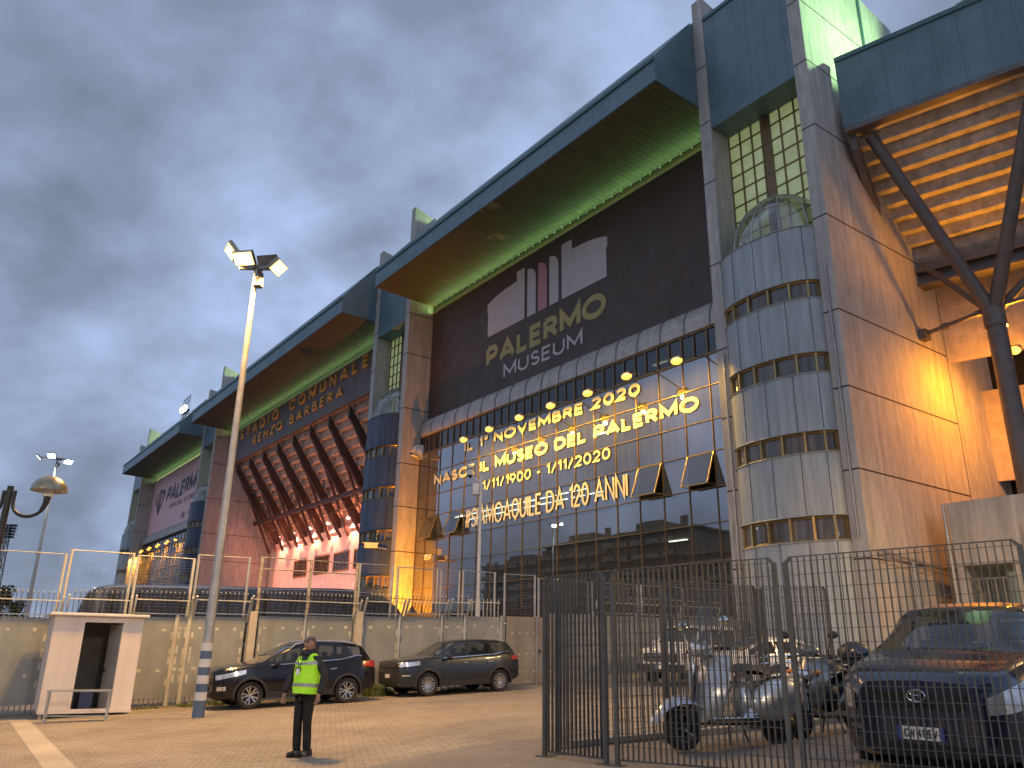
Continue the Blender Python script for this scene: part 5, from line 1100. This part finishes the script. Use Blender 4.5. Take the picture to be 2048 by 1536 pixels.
p0 = V((.8,11.1)); p1 = V((8.5,14.9)); mb = MB(); dd = (p1-p0).normalized(); nn = V((-dd.y,dd.x))*.07
for i in range(16):
    a = p0+(p1-p0)*i/16; b = p0+(p1-p0)*(i+.98)/16; za = gz(a.x,a.y); zb_ = gz(b.x,b.y)
    mb.add([(a.x-nn.x,a.y-nn.y,za),(a.x+nn.x,a.y+nn.y,za),(b.x+nn.x,b.y+nn.y,zb_),(b.x-nn.x,b.y-nn.y,zb_),(a.x-nn.x,a.y-nn.y,za+.09),(a.x+nn.x,a.y+nn.y,za+.09),(b.x+nn.x,b.y+nn.y,zb_+.09),(b.x-nn.x,b.y-nn.y,zb_+.09)], [(0,3,2,1),(4,5,6,7),(0,1,5,4),(1,2,6,5),(2,3,7,6),(3,0,4,7)])
tag(mb.build('kerb', M['strip'], bevel=.01), kind='structure')

# ------------------------------------------------------------------ fence panels round the parking
def fence_panel(p0, p1, label, h=2.1, pitch=.064, dep=.015, th=.0038):
    p0 = V(p0); p1 = V(p1); ln = (p1-p0).length; z0 = gz(*p0); z1 = gz(*p1)
    t = thing('fence_panel', label, 'fence', (p0.x,p0.y,z0), math.atan2(p1.y-p0.y,p1.x-p0.x), 'grey steel grating fence panels round the parking'); sl = (z1-z0)/ln
    mb = MB(); n = int(ln/pitch)
    for i in range(1, n):
        x = ln*i/n; mb.box(x-th, x+th, -dep, dep, .07+sl*x, h-.012+sl*x)
    for z in [.07+.132*k for k in range(int((h-.07)/.132)+1)]: mb.bar((.03,.0,z+.0),(ln-.03,.0,z+sl*ln), .0055, .0055)
    mb.build('grating', M['fencegrey'], t)
    f = MB(); f.bar((.05,0,h),(ln-.05,0,h+sl*ln), .028, .01)
    for x, s in ((0,1),(ln,-1)): f.bar((x,0,h-.06+sl*x),(x+s*.06,0,h+sl*x), .03, .03)
    f.build('top_rail', M['fencegrey'], t); MB().bar((.0,0,.06),(ln,0,.06+sl*ln), .03, .012).build('bottom_rail', M['fencegrey'], t)
    for x in (0, ln):
        q = MB(); q.bar((x,0,-.02+sl*x),(x,0,h-.05+sl*x), .046, .046, (1,0,0)); q.box(x-.09,x+.09,-.07,.07,-.01+sl*x,.012+sl*x); q.lathe([(0,-.035),(.012,-.035),(.012,.035),(0,.035)], 8, Matrix.Translation((x,0,h-.12+sl*x)) @ Matrix.Rotation(R(90),4,'X')); q.build('post', M['fencegrey'], t)
A0 = (.46,10.35)
for p, q, lb in (((.46,10.35),(1.11,9.62),'narrow steel grating panel at the parking corner nearest the gate'), ((1.22,9.50),(2.75,8.35),'steel grating panel in front of the silver scooter'), ((2.86,8.32),(4.50,7.02),'steel grating panel in front of the blue people carrier'), ((4.6,6.95),(6.1,5.8),'steel grating panel past the headlight of the blue people carrier'),
                 ((.62,10.5),(2.15,11.4),'rear steel grating panel behind the silver scooter, next to the corner'), ((2.28,11.55),(4.1,13.54),'rear steel grating panel behind the dark maxi scooter'), ((4.2,13.55),(5.5,14.1),'rear steel grating panel at the far corner of the parking')):
    fence_panel(p, q, lb, dep=.008 if lb.startswith('rear') else .018, th=.0022 if lb.startswith('rear') else .0038)

# ------------------------------------------------------------------ man in a hi-vis vest
pr_ = thing('person', 'man in a yellow hi-vis vest and black clothes standing on the paving', 'person', (-3.14,13.17,gz(-3.14,13.17)), R(-28)); pr_.scale = (.995,)*3
def skin_mesh(name, nodes, edges, m, parent, lv=2, root=0):
    me = bpy.data.meshes.new(name); me.from_pydata([n[:3] for n in nodes], edges, []); me.materials.append(m)
    o = bpy.data.objects.new(name, me); C.objects.link(o); o.parent = parent
    sk = o.modifiers.new('skin', 'SKIN'); sk.use_smooth_shade = True
    for i, n in enumerate(nodes):
        r = n[3]; me.skin_vertices[0].data[i].radius = (r, n[4] if len(n) > 4 else r); me.skin_vertices[0].data[i].use_root = i == root
    sb = o.modifiers.new('sub', 'SUBSURF'); sb.levels = lv; sb.render_levels = lv; return o
hands = []
nodes = [(0,0,.95,.06,.045),(0,0,1.15,.11,.08),(0,.0,1.34,.13,.09),(0,.015,1.46,.06),(0,.01,1.53,.052),(0,-.005,1.585,.066),(0,-.012,1.635,.078,.088),(0,-.005,1.69,.074,.084),(0,.0,1.732,.045,.055)]
edges = [(i, i+1) for i in range(8)]
def chain(start, pts):
    prev = start
    for p in pts: nodes.append(p); edges.append((prev, len(nodes)-1)); prev = len(nodes)-1
    return prev
for s, el, wr in ((-1, (-.30,-.0,1.14), (-.33,-.10,.90)), (1, (.315,.06,1.15), (.322,-.05,.92))):
    e = chain(2, [(s*.17,.01,1.41,.055),(el[0],el[1],el[2],.042),(wr[0],wr[1],wr[2],.028)])
    d = V((0,-.25,-1)).normalized(); w3 = V(wr); pl = w3+d*.06; e2 = chain(e, [(pl.x,pl.y,pl.z,.032,.02)])
    for k in range(4):
        o3 = V(((k-1.5)*.006,(k-1.5)*.019,0)); b = pl+o3+d*.045; q = b+d*(.04-.005*abs(k-1.3))+V((-s*.012,0,0)); r3 = q+d*.028+V((-s*.016,-.004,0)); chain(e2, [(b.x,b.y,b.z,.0095),(q.x,q.y,q.z,.0085),(r3.x,r3.y,r3.z,.007)])
    b = w3+d*.03+V((-s*.005,-.035,0)); q = b+V((-s*.005,-.022,-.03)); chain(e2, [(b.x,b.y,b.z,.011),(q.x,q.y,q.z,.009)])
for s in (-1, 1): chain(0, [(s*.08,.01,.84,.045),(s*.085,-.005,.5,.05),(s*.09,.02,.09,.038)])
nn_ = len(nodes); chain(6, [(0,-.095,1.625,.014)])
for s in (-1,1): chain(6, [(s*.083,.0,1.632,.016,.010)])
skin_mesh('body', nodes, edges, M['skin'], pr_)
mb = MB()
for s in (-1,1): mb.ball((s*.031,-.090,1.655), .018, .012, .011, 8, 6)
mb.build('eyes', M['dark'], pr_); MB().box(-.024,.024,-.097,-.085,1.578,1.584).build('mouth', mat('lips', (.25,.10,.08), .6), pr_)
mb = MB()
for s in (-1,1): mb.bar((s*.012,-.098,1.674),(s*.054,-.084,1.678), .016, .014)
mb.build('eyebrows', M['hair'], pr_)
MB().grid(lambda u, q: (.090*math.cos(2*PI*u)*math.sin(PI/2*q*(.98+.26*math.sin(2*PI*u))), .006+.104*math.sin(2*PI*u)*math.sin(PI/2*q*(.98+.26*math.sin(2*PI*u))), 1.650+.108*math.cos(PI/2*q*(.98+.26*math.sin(2*PI*u)))), 24, 8).build('hair', M['hair'], pr_, smooth=True)
skin_mesh('jacket', [(0,0,.80,.165,.125),(0,0,1.0,.165,.12),(0,0,1.18,.165,.12),(0,.005,1.34,.175,.115),(0,.012,1.44,.115,.10),(0,.006,1.575,.092,.088),
    (-.165,.01,1.40,.062),(-.300,0,1.15,.058),(-.334,-.115,.875,.050),(.17,.01,1.40,.066),(.315,.06,1.16,.066),(.323,-.062,.885,.052)], [(0,1),(1,2),(2,3),(3,4),(4,5),(3,6),(6,7),(7,8),(3,9),(9,10),(10,11)], M['jacket'], pr_)
skin_mesh('trousers', [(0,0,.94,.165,.125),(-.085,0,.82,.098),(-.080,-.03,.50,.072),(-.09,.012,.045,.066),(.085,0,.82,.098),(.080,.0,.50,.072),(.09,.042,.045,.066)], [(0,1),(1,2),(2,3),(0,4),(4,5),(5,6)], M['trousers'], pr_)
def vestf(u, q, grow=0.):
    a = 2*PI*u; z = .90+.60*q; wv = .215+.02*q if q < .74 else .230-(q-.74)**1.35*.62; dv = .168-.01*q if q < .74 else .161-(q-.74)**1.3*.42
    wob = .008*math.sin(5*a+7*q)+.006*math.sin(9*a-11*q); return ((wv+grow+wob)*math.cos(a), .0+(dv+grow+wob)*math.sin(a), z-.012*math.cos(a)**2-.13*q**6*max(0., -math.sin(a))**5)
ve = MB().grid(lambda u, q: vestf(u, q), 36, 18).build('vest', M['vest'], pr_, smooth=True)
for z0 in (.17, .72): MB().grid(lambda u, q: vestf(u, z0+.085*q, .005), 36, 2).build('reflective_band', M['reflect'], ve, smooth=True)
mb = MB(); f3 = lambda x, z: V((x, -math.sqrt(max(0, 1-(x/.20)**2))*.163-.012, z))
for x, z, wd in ((-.02,1.425,.03),(.02,1.42,.03),(.055,1.425,.028),(.09,1.42,.03),(-.12,1.25,.02),(-.085,1.25,.02),(-.045,1.25,.02),(.0,1.25,.02)):
    p = f3(x, z); q = f3(x+wd*.7, z); mb.bar(p+V((0,-.006,-.026)), q+V((0,-.006,.026)), .013, .006, (0,1,0)); mb.bar(p+V((0,-.006,.022)), q+V((0,-.006,.024)), .014, .006, (0,1,0)); mb.bar(p+V((.005,-.006,-.022)), q+V((.005,-.006,-.02)), .014, .006, (0,1,0))
mb.build('vest_print', M['black'], ve)
mb = MB(); mb.tube([f3(-.09,1.44), f3(-.05,1.32)+V((0,-.004,0)), f3(-.035,1.22)+V((0,-.006,0))], .006, 5); mb.tube([f3(.06,1.44), f3(.0,1.32)+V((0,-.004,0)), f3(-.035,1.22)+V((0,-.006,0))], .006, 5); mb.build('lanyard', M['black'], pr_)
p = f3(-.035,1.215); MB().box(p.x-.035,p.x+.035,p.y-.012,p.y-.006,p.z-.045,p.z+.045).build('badge', M['plate'], pr_)
for x, yy, a in ((-.09,-.0,12), (.09,.03,-8)):
    sm_ = MB().grid(lambda u, q: (.048*math.cos(2*PI*q)*(1-.25*u*u), .08-.28*u, max(0.0, .045+(.045*(1-u)+.022)*math.sin(2*PI*q)-.0)), 12, 12)
    for k in range(3): sm_.bar((-.052,-.04-.03*k,.02),(-.044,-.06-.03*k,.075), .008, .008, m=1); sm_.bar((.052,-.04-.03*k,.02),(.044,-.06-.03*k,.075), .008, .008, m=1)
    sm_.box(-.048,.048,-.2,.085,-.005,.014); sm_.ball((0,-.19,.04), .046, .035, .036, 10, 6); sm_.ball((0,.07,.045), .045, .03, .05, 10, 6)
    o = sm_.build('shoe', [M['rubber'], M['reflect']], pr_, smooth=50); o.location = (x, yy, .0); o.rotation_euler[2] = R(a)

# ------------------------------------------------------------------ trees beyond the wall and the blocks mirrored in the glass
def tree(loc, h, wd, seed, label):
    t = thing('tree', label, 'tree', loc, 0, 'trees beyond the wall'); r = random.Random(seed)
    tk = MB().tube([(0,0,0),(.1,0,h*.4),(.05,.1,h*.8)], [.22,.16,.05], 7)
    cs = []
    for k in range(9):
        a = r.uniform(0,2*PI); zc = h*r.uniform(.42,.95); q = wd*r.uniform(.2,.8)*(1.15-zc/h*.6); e = V((q*math.cos(a), q*math.sin(a), zc)); tk.tube([(0,0,h*.35), e*.6+V((0,0,zc*.3)), e], [.08,.05,.02], 5); cs.append((e, wd*r.uniform(.28,.5)))
    tk.build('trunk', M['bark'], t); lf = MB()
    for e, s in cs:
        for _ in range(150):
            d = V((r.gauss(0,1), r.gauss(0,1), r.gauss(0,.8))); d = d/ (d.length+1e-6)*s*r.random()**.45; p = e+d; n = V((r.gauss(0,1), r.gauss(0,1), r.gauss(0,1))).normalized(); u = n.orthogonal().normalized()*r.uniform(.08,.17); v = n.cross(u)
            lf.add([p-u-v*.5, p+u-v*.5, p+u*.7+v*.5, p-u*.7+v*.5], [(0,1,2,3)])
    lf.build('crown', M['leaf'], t)
tree((-51.5,83,-1), 8.6, 2.2, 4, 'tallest bushy dark tree beyond the wall'); tree((-49.6,83,-1), 7.3, 1.3, 9, 'slimmest dark tree beyond the wall, next to the distant lamp mast'); tree((-53.6,86,-1), 7.6, 2.0, 12, 'broad low dark tree behind the tallest bushy one')
def apartment(x, y, wd, dp, h, label, dz=0):
    t = thing('apartment_block', label, 'building', SW(x, y, -1), ZR, 'apartment blocks behind the viewer'); mb = MB(); mb.box(-wd/2,wd/2,-dp,0,0,h); mb.box(-wd*.2,wd*.15,-dp*.7,-2,h,h+2.6); mb.box(wd*.3,wd*.36,-4,-3,h,h+3.4); mb.build('wall', M['apart'], t)
    b = MB(); z = 3.2; g = MB()
    while z < h-1:
        b.box(-wd/2-.6,wd/2+.6,-.2,1.5,z,z+.22); x_ = -wd/2
        while x_ < wd/2-3: b.box(x_,x_+3.4,1.35,1.5,z+.2,z+1.05); g.box(x_+.6,x_+2.6,-.02,.03,z+.3,z+2.4); x_ += 4.6
        z += 3.1
    b.box(-wd/2-1,wd/2+1,-dp,1.6,h,h+.3); b.build('balcony', M['apart2'], t); g.build('window', M['darkglass'], t)
apartment(-107, -95, 25, 14, 27.5, 'tall apartment block with a roof tower mirrored in the museum glass'); apartment(-137, -101, 24, 14, 28.5, 'stepped apartment block mirrored beside the tall one in the glass'); apartment(-170, -106, 30, 14, 26, 'longest apartment block mirrored at the end of the museum glass'); apartment(-82, -92, 18, 12, 21, 'lowest apartment block mirrored near the grey stair tower')
